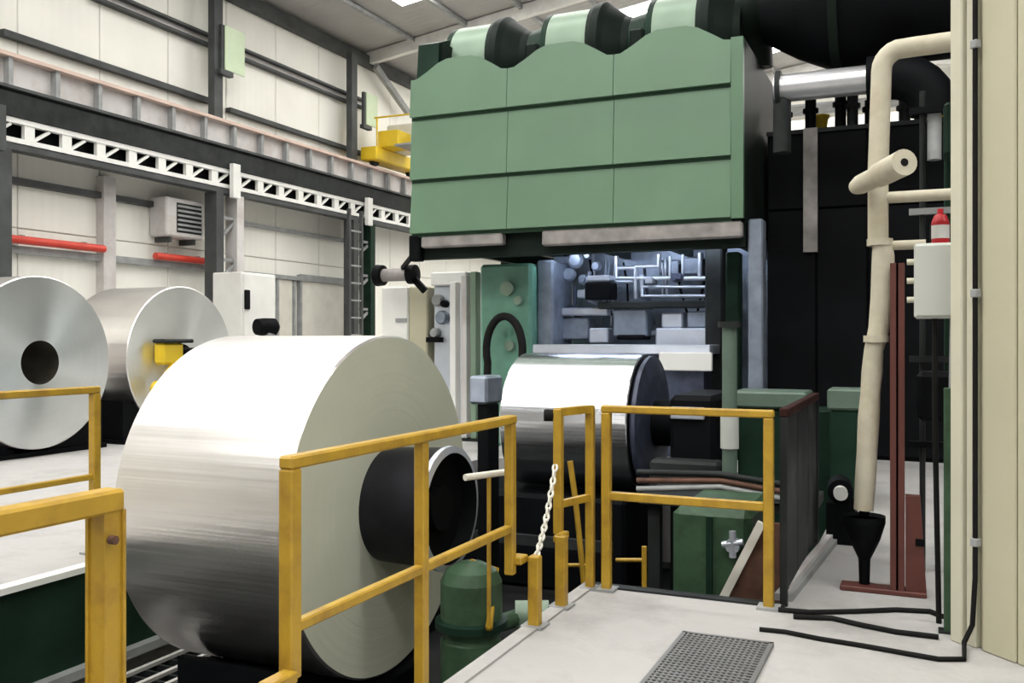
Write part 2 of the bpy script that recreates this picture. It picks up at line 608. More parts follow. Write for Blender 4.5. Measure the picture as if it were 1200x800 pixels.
# fan heater
p, q_ = P(188, 276, X=-17.6), P(232, 238, X=-17.6)
t = thing('fan_heater', (-17.7, (p.y + q_.y) / 2, p.z), 'grey square fan heater box with louvred front on the wall', 'heater')
MB().bev((-17.99, p.y, p.z), (-17.4, q_.y, q_.z), .04).build('casing', M['girder'], t)
MB().box((-17.42, p.y + .35, p.z + .12), (-17.385, q_.y - .1, q_.z - .12)).build('grille_back', M['darksteel'], t)
for k in range(6):
    z = p.z + .2 + k * (q_.z - p.z - .4) / 5
    MB().box((-17.39, p.y + .36, z - .03), (-17.35, q_.y - .11, z + .02)).build('slat', M['steelgrey'], t)
MB().box((-17.99, p.y + .2, p.z - .14), (-17.5, p.y + .28, p.z)).box((-17.99, q_.y - .28, p.z - .14), (-17.5, q_.y - .2, p.z)).build('bracket', M['column'], t)
# pale green boards on the columns
for (a_, b_, lab) in (((261, 82), (284, 40), 'pale green board fixed to the tall dark column'), ((427, 146), (440, 114), 'small pale board on the far column by the yellow crane')):
    p, q_ = P(*a_, X=XG - .25), P(*b_, X=XG - .25)
    t = thing('sign_board', (XG - .25, (p.y + q_.y) / 2, p.z), lab, 'board')
    MB().bev((XG - .2, p.y, p.z), (XG - .16, q_.y, q_.z), .01).build('board', M['palegreen'], t)
    MB().box((XG - .3, p.y - .2, p.z - .15), (XG - .14, p.y + .3, p.z - .02)).box((XG - .3, p.y - .1, p.z - .05), (XG - .2, p.y + .05, q_.z)).build('bracket', M['column'], t)
# diagonal brace in far bay
p, q_ = P(440, 78, X=-17.6), P(478, 132, X=-17.6)
o = MB().bar(p, q_, .16, .22).build('wall_brace', M['steelgrey'], None, p)
tag(o, 'diagonal steel brace on the wall left of the green hood', 'brace')
# ladder beside second column
t = thing('wall_ladder', (-16.6, yc2 - .9, 0), 'steel ladder against the wall left of the green column leg', 'ladder')
yl = P(409, 330, X=-16.6).y
for s in (0, .7):
    MB().box((-16.65, yl + s - .05, 0), (-16.55, yl + s + .05, 5.6)).build('stile', M['column'], t)
for k in range(9):
    MB().box((-16.63, yl + .05, .5 + k * .55), (-16.57, yl + .65, .55 + k * .55)).build('rung', M['steelgrey'], t)

# white cabinet, low pale panels
p, q_ = P(283, 430, X=-15.95), P(323, 322, X=-15.95)
t = thing('electrical_cabinet', (-16.4, (p.y + q_.y) / 2, 0), 'tall white electrical cabinet with dark handle in front of the lattice column', 'cabinet')
MB().bev((-16.9, p.y, .1), (-15.95, q_.y, q_.z), .03).build('body', M['white'], t)
MB().box((-16.85, p.y + .05, 0), (-16.0, q_.y - .05, .1)).build('plinth', M['column'], t)
d = MB().bev((-15.95, p.y + .06, .2), (-15.91, q_.y - .06, q_.z - .06), .01).build('door', M['white'], t)
h = P(289, 351, X=-15.9)
MB().bev((-15.91, h.y - .1, h.z - .25), (-15.85, h.y + .1, h.z + .25), .02).build('handle', M['black'], d)
p = P(313, 383, X=-15.0)
t = thing('pedestal_motor', (-15.0, p.y, 0), 'small dark motor on a post in front of the white cabinet', 'motor')
MB().box((-15.15, p.y - .12, 0), (-14.85, p.y + .12, p.z - .15)).build('post', M['steelgrey'], t)
MB().lathe([(0, -.3), (.2, -.3), (.22, -.1), (.22, .2), (.12, .3), (0, .3)], p, (0.3, 1, 0), 16).build('motor', M['black'], t)
for (a_, b_, lab) in (((326, 430), (343, 328), 'narrow pale door panel just right of the white cabinet'), ((353, 430), (404, 330), 'wide pale door panel left of the wall ladder')):
    p, q_ = P(*a_, X=-17.9), P(*b_, X=-17.9)
    t = thing('door_panel', (-17.95, (p.y + q_.y) / 2, 0), lab, 'door')
    MB().bev((-18, p.y, .02), (-17.9, q_.y, q_.z), .02).build('leaf', M['offwhite'], t)
    MB().box((-18, p.y - .1, 0), (-17.86, p.y - .0, q_.z + .08)).box((-18, q_.y, 0), (-17.86, q_.y + .1, q_.z + .08)).box((-18, p.y, q_.z), (-17.86, q_.y, q_.z + .1)).build('frame', M['steelgrey'], t)

# overhead crane on the runway
YC = 28.3
t = thing('overhead_crane', (XG, YC, 7.35), 'overhead crane with yellow end carriage and pale bridge far back', 'crane')
ec = MB().bev((XG - .3, YC - 1.6, 7.5), (XG + .35, YC + 1.6, 7.95), .04).build('end_carriage', M['craneyellow'], t)
for s in (-1.2, 1.2):
    MB().lathe([(0, -.08), (.2, -.08), (.2, .08), (0, .08)], (XG, YC + s, 7.55), (1, 0, 0), 16).build('wheel', M['darksteel'], ec)
MB().bev((XG, YC - .4, 7.95), (11.5, YC + .4, 8.9), .04).build('bridge_girder', M['offwhite'], t)
MB().bev((XG + .2, YC - 1.3, 7.95), (XG + 1.0, YC - .45, 8.5), .03).build('motor_box', M['craneyellow'], t)
MB().tube([(XG + .2, YC - 1.5, 8.9), (XG + 6, YC - 1.5, 8.9)], .03, 6).tube([(XG + .3, YC - 1.5, 7.95), (XG + .3, YC - 1.5, 8.9)], .03, 6).tube([(XG + 2.3, YC - 1.5, 7.95), (XG + 2.3, YC - 1.5, 8.9)], .03, 6).build('guard_rail', M['craneyellow'], t)
MB().box((XG + 1, YC - 1.55, 7.9), (10, YC - .4, 7.96)).build('walkway', M['steelgrey'], t)

# ================================================================== COILS
def coil(cx0, cx1, yc, zc, R, r, name, label, mband, mface, bore, dark_face=False, n=128):
    """coil wound round a level axis along X; right face at cx1"""
    L_ = cx1 - cx0
    t = thing(name, (cx1, yc, zc), label, 'coil')
    t.rotation_euler = (0, PI / 2, 0)         # local Z -> world X
    ORIG[t.name] = Vector((0, 0, 0))
    ch = .012
    MB().lathe([(R - ch, -L_ + 0), (R, -L_ + ch), (R, -ch), (R - ch, 0)], (0, 0, 0), (0, 0, 1), n).build('strip_wrap', mband, t)
    MB().lathe([(r, -L_), (R - ch, -L_)], (0, 0, 0), (0, 0, 1), n).build('rear_edge', mface, t)
    # right face: rings of wound layers, very slightly stepped
    prof = [(R - ch, 0)]
    m_ = 26
    rnd = random.Random(int(yc * 100))
    z = 0
    for i in range(1, m_ + 1):
        rr = R - ch + (r - R + ch) * i / m_
        prof.append((rr, z))
        if i < m_:
            z = rnd.uniform(-.0003, .0003)
            prof.append((rr - .003, z))
    MB().lathe(prof, (0, 0, 0), (0, 0, 1), n).build('wound_face', mface, t)
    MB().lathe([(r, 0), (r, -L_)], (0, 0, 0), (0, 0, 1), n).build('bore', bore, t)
    return t


coil(-4.08, -2.92, 4.8, .52, 1.0, .29, 'aluminium_coil', 'huge bright aluminium coil on the mandrel behind the yellow handrail', M['alu'], M['aluface'], M['bore'])
coil(-4.08, -2.70, 9.6, .62, .72, .26, 'aluminium_coil', 'smaller mirror bright aluminium coil below the green hood', M['alum2'], M['hub'], M['bore'])
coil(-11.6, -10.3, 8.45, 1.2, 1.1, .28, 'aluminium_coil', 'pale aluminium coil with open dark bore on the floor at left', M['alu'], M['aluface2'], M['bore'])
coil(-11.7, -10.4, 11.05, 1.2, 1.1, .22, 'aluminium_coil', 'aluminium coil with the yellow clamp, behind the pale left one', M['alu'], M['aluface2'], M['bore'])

# cradles of the two stored coils, black to stand in for the shadow between them
for yc_, lab in ((8.45, 'black steel saddle under the pale left coil'), (11.05, 'black steel saddle under the coil with the yellow clamp')):
    t = thing('coil_saddle', (-11, yc_, 0), lab, 'saddle')
    for s in (-1, 1):
        poly = [(yc_ + s * .25, .02), (yc_ + s * 1.12, .02), (yc_ + s * 1.12, .62), (yc_ + s * .92, .6), (yc_ + s * .62, .28), (yc_ + s * .25, .09)]
        q = MB().prism(poly if s > 0 else poly[::-1], 0, -11.5, -10.45)
        q.build('chock', M['black'], t)
    MB().box((-11.55, yc_ - 1.15, 0), (-10.4, yc_ + 1.15, .06)).build('base_plate', M['black'], t)

# yellow clamp held in the bore of the second stored coil
b = Vector((-10.36, 10.75, 1.32))
t = thing('coil_clamp', b, 'yellow bore clamp with lever at the dark bore of the second stored coil', 'clamp')
MB().bev((-10.38, 10.42, 1.12), (-10.18, 10.86, 1.45), .04).build('body', M['craneyellow'], t)
MB().bev((-10.36, 10.38, 1.44), (-10.12, 11.0, 1.5), .02).build('top_plate', M['darksteel'], t)
MB().lathe([(.09, 0), (.15, 0), (.15, .07), (.09, .07), (.09, 0)], (-10.2, 10.92, 1.02), (1, 0, 0), 20).build('ring', M['craneyellow'], t)
MB().bar((-10.2, 10.66, 1.15), (-10.2, 10.4, .85), .05, .07).build('lever', M['craneyellow'], t)
MB().lathe([(0, -.06), (.13, -.05), (.14, .0), (.13, .05), (0, .06)], (-10.2, 10.36, .76), (1, 0, 0), 20).build('lever_knob', M['craneyellow'], t)
MB().tube([(-10.45, 11.05, 1.2), (-10.1, 11.05, 1.2)], .17, 20).build('bore_plug', M['black'], t)  # black cylinder put in for the dark inside of the bore

# mandrel of the big coil
t = thing('mandrel', (-2.7, 4.8, .52), 'dark steel mandrel hub sticking out of the big coil', 'mandrel')
MB().lathe([(.27, -1.2), (.27, -.12), (.32, -.12), (.335, -.10), (.35, .27)], (-2.82, 4.8, .52), (1, 0, 0), 64).build('sleeve', M['hub'], t)
MB().lathe([(.35, .27), (.36, .28), (.36, .31), (.32, .32)], (-2.82, 4.8, .52), (1, 0, 0), 64).build('lip_ring', M['palemetal'], t)  # pale metal paints the lit edge of the dark sleeve
MB().lathe([(.32, .32), (.31, .22), (.14, .2), (.13, .26), (0, .26)], (-2.82, 4.8, .52), (1, 0, 0), 48).build('end_plate', M['black'], t)

# black bearing stand behind the hub
ms = P(569, 440, Y=6.6)
t = thing('bearing_stand', (ms.x, 6.6, -1.1), 'slim dark stand with blue grey head between the two nearer coils', 'stand')
MB().bev((ms.x - .05, 6.55, -1.1), (ms.x + .05, 6.75, ms.z - .22), .01).build('column', M['black'], t)
MB().bev((ms.x - .1, 6.5, ms.z - .22), (ms.x + .06, 6.8, ms.z), .02).build('head', M['bluegrey'], t)
MB().box((ms.x - .2, 6.4, -1.1), (ms.x + .2, 6.9, -1.05)).build('base_plate', M['black'], t)

# coil car below big coil
t = thing('coil_car', (-3.5, 4.8, -1.1), 'dark coil car with cradle arms under the big coil', 'coil car')
MB().bev((-3.95, 4.1, -.95), (-3.05, 5.5, -.6), .03).build('body', M['black'], t)
for s in (-1, 1):
    poly = [(4.8 + s * .1, -.6), (4.8 + s * .75, -.6), (4.8 + s * .75, -.28), (4.8 + s * .1, -.5)]
    MB().prism(poly if s > 0 else poly[::-1], 0, -3.85, -3.15).build('cradle_arm', M['black'], t)
    for x in (-3.8, -3.2):
        MB().lathe([(0, -.05), (.12, -.05), (.12, .05), (0, .05)], (x, 4.8 + s * .45, -.98), (1, 0, 0), 16).build('wheel', M['darksteel'], t)

# pit steelwork: edge beam, rails, grating bars
t = thing('pit_edge_beam', (PX0, 2, -.6), 'dark green steel beam along the left edge of the pit', 'beam')
MB().box((PX0, -3, -.62), (PX0 + .06, 9.8, -.02)).build('web', M['greendark'], t)
MB().box((PX0, -3, -.68), (PX0 + .14, 9.8, -.62)).build('ledge', M['steelgrey'], t)
MB().box((PX0, -3, -.02), (PX0 + .1, 9.8, .02)).build('top_edge', M['white'], t)
t = thing('pit_grating', (-4, 2, -.9), 'dark bar grating with worn bright bars on the pit bottom', 'grating')
q = MB()
for k in range(44):
    yy = 3.4 + k * .12
    q.box((-5.0, yy, -.82), (-4.02, yy + .022, -.77))
o = q.build('cross_bars', M['darksteel'], t)
o['kind'] = 'stuff'
for k, x in enumerate((-4.98, -4.65, -4.35, -4.06)):
    MB().box((x, 3.3, -1.1), (x + .05, 8.7, -.83)).build('bearer', M['black'], t)
for (x, ya, yb_) in ((-4.93, 3.9, 6.2), (-4.72, 4.5, 7.6), (-4.55, 3.6, 6.4), (-4.3, 3.9, 7.0), (-4.15, 4.2, 6.0)):
    MB().box((x, ya, -.77), (x + .035, yb_, -.745)).build('worn_bar', M['girder'], t)

# green pump unit beside the platform
t = thing('hydraulic_pump', (-2.3, 4.75, -1.1), 'green domed pump unit in the pit beside the mandrel', 'pump')
pc = Vector((-2.29, 4.62, .17))
MB().lathe([(0, -1.27), (.17, -1.27), (.17, -.32), (.15, -.3), (.15, -.22), (.17, -.2), (.17, -.0), (.14, .06), (.07, .1), (0, .11)], pc, (0, 0, 1), 32).build('tank', M['greenpump'], t)
MB().lathe([(.17, -.26), (.2, -.25), (.2, -.21), (.17, -.2)], pc, (0, 0, 1), 32).build('flange', M['greendark'], t)
MB().tube([pc + Vector((.08, .42, -.3)), pc + Vector((.26, .50, -.3))], .09, 20).build('side_filter', M['ductlight'], t)
MB().tube([pc + Vector((0, .1, -.3)), pc + Vector((.12, .44, -.3))], .05, 10).build('branch_pipe', M['greenpump'], t)
vs0 = P(573, 650, X=-2.1)
MB().tube([(-2.1, vs0.y, -.02), (-2.1, vs0.y, .79)], .012, 8).tube([pc + Vector((.0, .0, .1)), pc + Vector((.06, .2, .02)), (-2.1, vs0.y, -.02)], .02, 8).build('valve_stem', M['yellow'], t)
MB().tube([(-2.16, vs0.y - .16, .79), (-2.04, vs0.y + .12, .79)], .018, 8).build('valve_handle', M['offwhite'], t)

# ================================================================== MILL COIL SIDE
t = thing('coiler_drive', (-2.3, 9.6, -1.1), 'black coiler drive and bearing right of the smaller coil', 'drive')
MB().tube([(-2.72, 9.6, .62), (-1.9, 9.6, .62)], .24, 24).build('shaft', M['black'], t)
MB().lathe([(.0, 0), (.66, 0), (.7, .03), (.7, .07), (.5, .09), (.24, .1)], (-2.69, 9.6, .62), (1, 0, 0), 48).build('end_flange', M['bluedark'], t)
MB().bev((-2.3, 9.0, -1.1), (-1.85, 10.2, .95), .05).build('bearing_box', M['black'], t)
MB().bev((-2.28, 8.96, .72), (-1.95, 9.01, .84), .01).build('name_plate', M['palemetal'], t)
MB().bev((-2.42, 8.7, .0), (-1.75, 8.96, .35), .03).build('guide_block', M['darksteel'], t)
t = thing('machine_plinth', (-3.3, 9.6, -1.1), 'black box base under the smaller coil', 'base')
MB().bev((-4.95, 9.0, -1.1), (-2.75, 10.4, -.12), .04).build('body', M['black'], t)  # made wide and black to stand in for the shaded pit
MB().box((-4.2, 8.55, -.55), (-2.75, 8.62, -.45)).build('rail', M['darksteel'], t)

# green machine left of it, tank behind the corner railing
p0, p1 = P(787, 697, Y=6.5), P(880, 600, Y=6.5)
t = thing('green_tank', ((p0.x + p1.x) / 2, 6.8, -1.1), 'green sheet metal tank in the pit behind the corner railing', 'tank')
MB().bev((p0.x, 6.5, -1.1), (p1.x, 7.4, p1.z), .05).build('body', M['greenpump'], t)
MB().box((p0.x + .25, 6.47, -1.0), (p0.x + .29, 6.5, p1.z - .05)).build('rib', M['greendark'], t)
v = P(858, 640, Y=6.42)
MB().tube([v, v + Vector((0, .1, 0))], .05, 12).tube([v + Vector((0, .02, -.08)), v + Vector((0, .02, .1))], .025, 8).tube([v + Vector((-.07, .02, .0)), v + Vector((.07, .02, .03))], .025, 8).build('valve', M['palemetal'], t)
t = thing('pit_walkway', (-1.6, 7.9, .0), 'dark walkway frame with pipes behind the corner railing', 'walkway')
MB().box((-2.2, 7.6, .12), (-.8, 8.4, .2)).build('deck', M['darksteel'], t)
for k in range(3):
    MB().tube([(-2.2, 7.55, .25 + k * .07), (-1.5, 7.5, .32 + k * .05), (-.8, 7.55, .22 + k * .06)], .025, 8).build('pipe', M[('steelgrey', 'rust', 'darksteel')[k]], t)
for x in (-2.1, -.9):
    MB().box((x - .05, 7.7, -1.1), (x + .05, 7.8, .12)).build('leg', M['darksteel'], t)
p0, p1 = P(812, 476, Y=9.3), P(945, 460, Y=9.3)
a_ = P(855, 560, Y=8.2)
t_ = thing('riser_pipe', (a_.x, 8.2, .2), 'green vertical riser pipe with pale sleeve behind the corner railing', 'pipe')
MB().tube([(a_.x, 8.2, .2), (a_.x, 8.2, 1.62)], .065, 16).build('pipe', M['dimgreen'], t_)
MB().lathe([(.065, 0), (.08, 0), (.08, .32), (.065, .32)], (a_.x, 8.2, .55), (0, 0, 1), 16).build('sleeve', M['boxgrey'], t_)
MB().lathe([(.065, 0), (.11, 0), (.11, .03), (.065, .03)], (a_.x, 8.2, .2), (0, 0, 1), 16).build('foot_flange', M['darksteel'], t_)
MB().lathe([(.065, 0), (.1, 0), (.1, .05), (0, .05)], (a_.x, 8.2, 1.6), (0, 0, 1), 16).build('top_cap', M['darksteel'], t_)
t = thing('green_base_frame', (p0.x, 9.3, 0), 'green machine frame behind the dark fence panel', 'frame')
MB().bev((-1.75, 9.3, p0.z), (p1.x, 9.9, p1.z), .02).build('top_beam', M['dimgreen'], t)
MB().bev((-1.7, 9.35, -1.1), (-.74, 9.85, p0.z), .02).build('body', M['greendark'], t)
p0, p1 = P(972, 480, Y=8.9), P(1012, 456, Y=8.9)
t = thing('machine_cabinet', (p0.x, 9.1, 0), 'dim green machine cabinet with pale lid left of the cream pipe', 'cabinet')
MB().bev((p0.x, 8.9, 0), (p1.x, 9.25, p0.z), .02).build('body', M['greendark'], t)
MB().bev((p0.x - .02, 8.88, p0.z), (p1.x + .02, 9.27, p1.z), .02).build('lid', M['dimgreen'], t)

# ================================================================== HOOD
HY, HX0, HX1 = 11.0, -6.35, -1.93
t = thing('fume_hood', ((HX0 + HX1) / 2, HY, 2.9), 'large green panelled fume hood with three humps above the mill', 'hood')
mw = (HX1 - HX0 - .14) / 3
rows = [2.9, 3.62, 4.46]
MB().box((HX0 + .06, HY + .06, 2.95), (HX1 - .06, 14.0, 4.98)).build('body', M['ductdark'], t)
MB().box((HX1 - .06, HY + .04, 2.9), (HX1, 14.0, 5.0)).build('side_plate', M['ductdark'], t)
prof = [(0, 4.98), (.06, 4.985), (.17, 5.07), (.28, 5.17), (.38, 5.22), (.62, 5.22), (.72, 5.18), (.84, 5.08), (.94, 4.99), (1, 4.98)]
for i in range(3):
    x0 = HX0 + i * mw
    x1 = x0 + mw
    for r in range(2):
        z0, z1 = rows[r] + .015, rows[r + 1] - .05
        g_ = .004
        q = MB()
        yb_, yf0, yf1 = HY + .05, HY - .06, HY + .0
        # lower edge stands proud, upper edge tucks under the row above
        q.prism([(yf0, z0), (yb_, z0), (yb_, z1 + .02), (yf1, z1 + .02)], 0, x0 + g_, x1 - g_)
        q.build('panel', M['green'], t)
    q = MB()
    n = len(prof)
    fr, bk = [], []
    z0 = rows[2] + .015
    yb_ = HY + .05
    vv = [(x0 + .004, HY - .06, z0), (x1 - .004, HY - .06, z0)]
    top = [(x0 + .004 + u * (mw - .008), HY - .06 + .055 * (zt - z0) / .78, zt) for u, zt in prof]
    front = vv + top[::-1]
    back = [(p_[0], yb_, p_[2]) for p_ in front]
    m_ = len(front)
    q.add(front + back, [tuple(range(m_)), tuple(range(2 * m_ - 1, m_ - 1, -1))] + [(k, k + m_, (k + 1) % m_ + m_, (k + 1) % m_) for k in range(m_)])
    q.build('panel', M['green'], t)
    # dark strips set back under each row, the overhang's shadow in their colour
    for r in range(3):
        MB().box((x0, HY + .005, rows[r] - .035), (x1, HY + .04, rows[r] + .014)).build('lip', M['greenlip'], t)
MB().box((HX1 - .14, HY - .045, 2.9), (HX1, HY + .05, 5.0)).build('corner_post', M['green'], t)
MB().bev((HX0 + .15, HY - .02, 2.72), (HX0 + 1.35, HY + .12, 2.87), .02).build('lower_trim', M['trimgrey'], t)
MB().bev((HX0 + 1.9, HY - .02, 2.68), (HX1 - .02, HY + .12, 2.87), .02).build('lower_trim', M['trimgrey'], t)
MB().box((HX0, HY + .13, 2.58), (HX1, HY + .3, 2.9)).build('inner_beam', M['ductdark'], t)
for k in range(5):
    x = HX0 + .3 + k * .95
    MB().box((x, HY + .3, 2.7), (x + .09, 13.8, 2.9)).build('cross_beam', M['greendark'], t)
MB().box((HX0, 13.9, 2.6), (HX1, 14.0, 2.95)).build('rear_beam', M['ductdark'], t)
MB().bev((HX0 - .05, HY - .0, 2.55), (HX0 + .12, HY + .16, 2.9), .02).build('corner_bracket', M['black'], t)
for x, wd, m in ((-1.90, .17, 'bluegrey'),):
    MB().bev((x, HY + .1, 0), (x + wd, HY + .35, 2.9), .02).build('leg', M[m], t)
MB().bev((HX0 + .1, 13.5, 0), (HX0 + .3, 13.8, 2.6), .02).build('leg', M['ductdark'], t)

# exhaust drums on top, one per hump
for i in range(3):
    cx = HX0 + (i + .5) * mw
    d_ = thing('exhaust_drum', (cx, 12.0, 5.0), ('pale green exhaust drum over the left hump of the hood', 'pale green exhaust drum over the middle hump of the hood',
                                                 'pale green exhaust drum over the right hump of the hood')[i], 'duct', 'exhaust drums on the hood')
    z = 5.32
    MB().lathe([(.57, -.38), (.6, -.36), (.6, .22), (.57, .24)], (cx, 12.0, z), (1, 0, 0), 40).build('casing', M['ductlight'], d_)
    MB().lathe([(0, .18), (.64, .2), (.66, .26), (.66, .36), (.6, .42), (.45, .62), (.42, .7), (0, .7)], (cx, 12.0, z), (1, 0, 0), 40).build('outlet_cone', M['ductdark'], d_)
    MB().lathe([(0, -.72), (.42, -.72), (.46, -.5), (.6, -.44), (.6, -.37), (0, -.36)], (cx, 12.0, z), (1, 0, 0), 40).build('inlet_collar', M['greendark'], d_)
    MB().bev((cx - .3, 11.5, 4.98), (cx + .3, 12.5, 5.05), .02).build('saddle', M['greendark'], d_)
    MB().bev((cx - .63, 11.35, 4.98), (cx - .45, 11.9, 5.4), .03).build('damper_box', M['ductdark'], d_)
o = thing('damper_housing', (HX0 + .2, 11.4, 4.98), 'dark green damper housing on the left end of the hood', 'damper')
MB().prism([(11.1, 4.98), (11.7, 4.98), (11.7, 5.5), (11.45, 5.62), (11.15, 5.5)], 0, HX0 + .02, HX0 + .34).build('box', M['greendark'], o)
MB().box((HX0 + .34, 11.2, 4.98), (HX0 + .4, 11.6, 5.5)).build('flange', M['ductdark'], o)

# big dark duct to the right of the hood top with elbow
t = thing('extract_duct', (.6, 11.6, 5.2), 'huge dark extract duct running right from the hood top', 'duct')
MB().tube([(-2.15, 12.3, 4.99), (-2.15, 12.25, 5.3), (-2.05, 12.1, 5.55), (-1.8, 11.9, 5.65), (-1.5, 11.8, 5.65)], .36, 28).build('elbow', M['ductdark'], t)
MB().lathe([(.36, -.9), (.6, -.5), (.78, -.1), (.78, 5)], (-.9, 11.6, 5.45), (1, 0, 0), 48).build('drum', M['black'], t)
for x in (-.95, .6, 2.2):
    MB().lathe([(.78, -.05), (.83, -.05), (.83, .05), (.78, .05)], (x, 11.6, 5.45), (1, 0, 0), 48).build('band', M['ductdark'], t)
MB().box((2.6, 11.35, 0), (2.75, 11.85, 4.72)).build('support_leg', M['black'], t)

# silver clad pipe and dark elbow below it
a_, b_ = P(908, 103, Y=10.9), P(1045, 92, Y=10.9)
zz = (a_.z + b_.z) / 2
t = thing('silver_pipe', (a_.x, 10.9, zz), 'silver clad pipe under the dark duct, ending in a black elbow', 'pipe')
MB().tube([(a_.x, 10.9, zz), (b_.x, 10.9, zz)], .155, 24).build('cladding', M['silver'], t)
MB().lathe([(.155, 0), (.2, .0), (.2, .05), (.155, .05)], (a_.x + .02, 10.9, zz), (1, 0, 0), 24).build('flange', M['darksteel'], t)
ee = []
for k in range(7):
    an = k * PI / 12
    ee.append((b_.x - .1 + .42 * math.sin(an) + .1, 10.9, zz - .42 + .42 * math.cos(an)))
MB().tube([(b_.x - .25, 10.9, zz)] + ee, .24, 24).build('elbow', M['black'], t)
MB().tube([ee[-1], (ee[-1][0], 10.9, 3.4)], .07, 14).build('drop_pipe', M['steelgrey'], t)
MB().tube([(a_.x + .08, 10.9, zz), (a_.x + .08, 10.9, 3.6)], .1, 14).build('drop_pipe', M['darksteel'], t)

# black machine house behind, with short pipe stubs along its roof edge
HH = P(1000, 147, Y=12.4).z
t = thing('machine_house', (0, 13.4, 0), 'black sheet clad machine house right of the hood', 'building')
MB().box((-1.88, 12.45, 0), (3.6, 14.6, HH - .05)).build('body', M['black'], t)
for k in range(9):
    x = -1.88 + k * .61
    MB().bev((x + .01, 12.4, .05), (x + .6, 12.45, HH - 1.02), .01).build('panel', M['black'], t)
    MB().bev((x + .01, 12.4, HH - 1.0), (x + .6, 12.45, HH - .02), .01).build('panel', M['black'], t)
MB().box((-1.88, 12.36, HH - .05), (3.6, 14.6, HH)).build('roof_edge', M['darksteel'], t)
MB().box((-1.42, 12.32, 2.6), (-1.25, 12.4, HH)).build('downpipe', M['trimgrey'], t)
ORD = ('first', 'second', 'third', 'fourth', 'fifth', 'sixth', 'seventh', 'last')
for i_, (px_, hh, m) in enumerate(((920, .38, 'black'), (950, .42, 'black'), (985, .5, 'black'), (999, .44, 'darksteel'), (1020, .34, 'black'), (1060, .3, 'darksteel'), (1078, .55, 'black'), (1096, .5, 'steelgrey'))):
    x = P(px_, 140, Y=12.6).x
    s_ = thing('vent_stub', (x, 12.6, HH), ORD[i_] + ' dark vent stub from the hood on the machine house roof', 'vent', 'vent stubs on the machine house roof')
    MB().tube([(x, 12.6, HH), (x, 12.6, HH + hh)], .07, 12).build('pipe', M[m], s_)
    MB().lathe([(.07, 0), (.1, .0), (.1, .05), (.07, .05)], (x, 12.6, HH + hh * .6), (0, 0, 1), 14).build('collar', M[m], s_)
for px_, py_, lab in ((961, 137, 'small yellow bin on the machine house roof, left of the cream pipe'), (1108, 132, 'small yellow bin on the roof edge, right of the cream pipe')):
    p = P(px_, py_ + 8, Y=12.9)
    p.z = HH
    s_ = thing('yellow_bin', p, lab, 'bin')  # pot shape standing in for a yellow hanging crane piece
    MB().lathe([(.0, 0.0), (.07, 0.0), (.11, .26), (.1, .26), (.065, .02), (0, .02)], p, (0, 0, 1), 16).build('body', M['craneyellow'], s_)
    MB().lathe([(.11, .24), (.125, .24), (.125, .27), (.1, .27)], p, (0, 0, 1), 16).build('rim', M['craneyellow'], s_)

# ================================================================== MILL STAND UNDER HOOD
t = thing('mill_stand', (-4, 12.5, 0), 'rolling mill stand crowded with blue lit pipes under the hood', 'mill')
MY = 13.3
MB().box((-5.0, MY + .3, 0), (-1.95, MY + .4, 2.9)).build('back_plate', M['bluegrey'], t)
p0, p1 = P(562, 440, Y=11.9), P(622, 318, Y=11.9)
hp = MB().bev((p0.x, 11.9, 0), (p1.x, 12.9, 2.55), .04).build('housing_post', M['greenmach'], t)
for px_, py_, r in ((595, 338, .1), (608, 352, .06), (598, 405, .07)):
    v = P(px_, py_, Y=11.88)
    MB().lathe([(0, .05), (r, .05), (r, 0)], v, (0, -1, 0), 20).build('cover_boss', M['ductlight'], hp)
MB().bev((p1.x, 12.1, 0), (p1.x + .25, 12.9, 2.6), .03).build('housing_post', M['bluegrey'], t)
x0, x1 = P(850, 400, Y=11.7).x, P(866, 400, Y=11.7).x
MB().bev((x0, 11.7, 0), (x1, 11.95, 2.58), .02).build('housing_post', M['greendark'], t)
x0, x1 = P(826, 400, Y=12.2).x, P(846, 400, Y=12.2).x
MB().bev((x0, 12.2, 0), (x1, 12.6, 2.75), .02).build('housing_post', M['darksteel'], t)
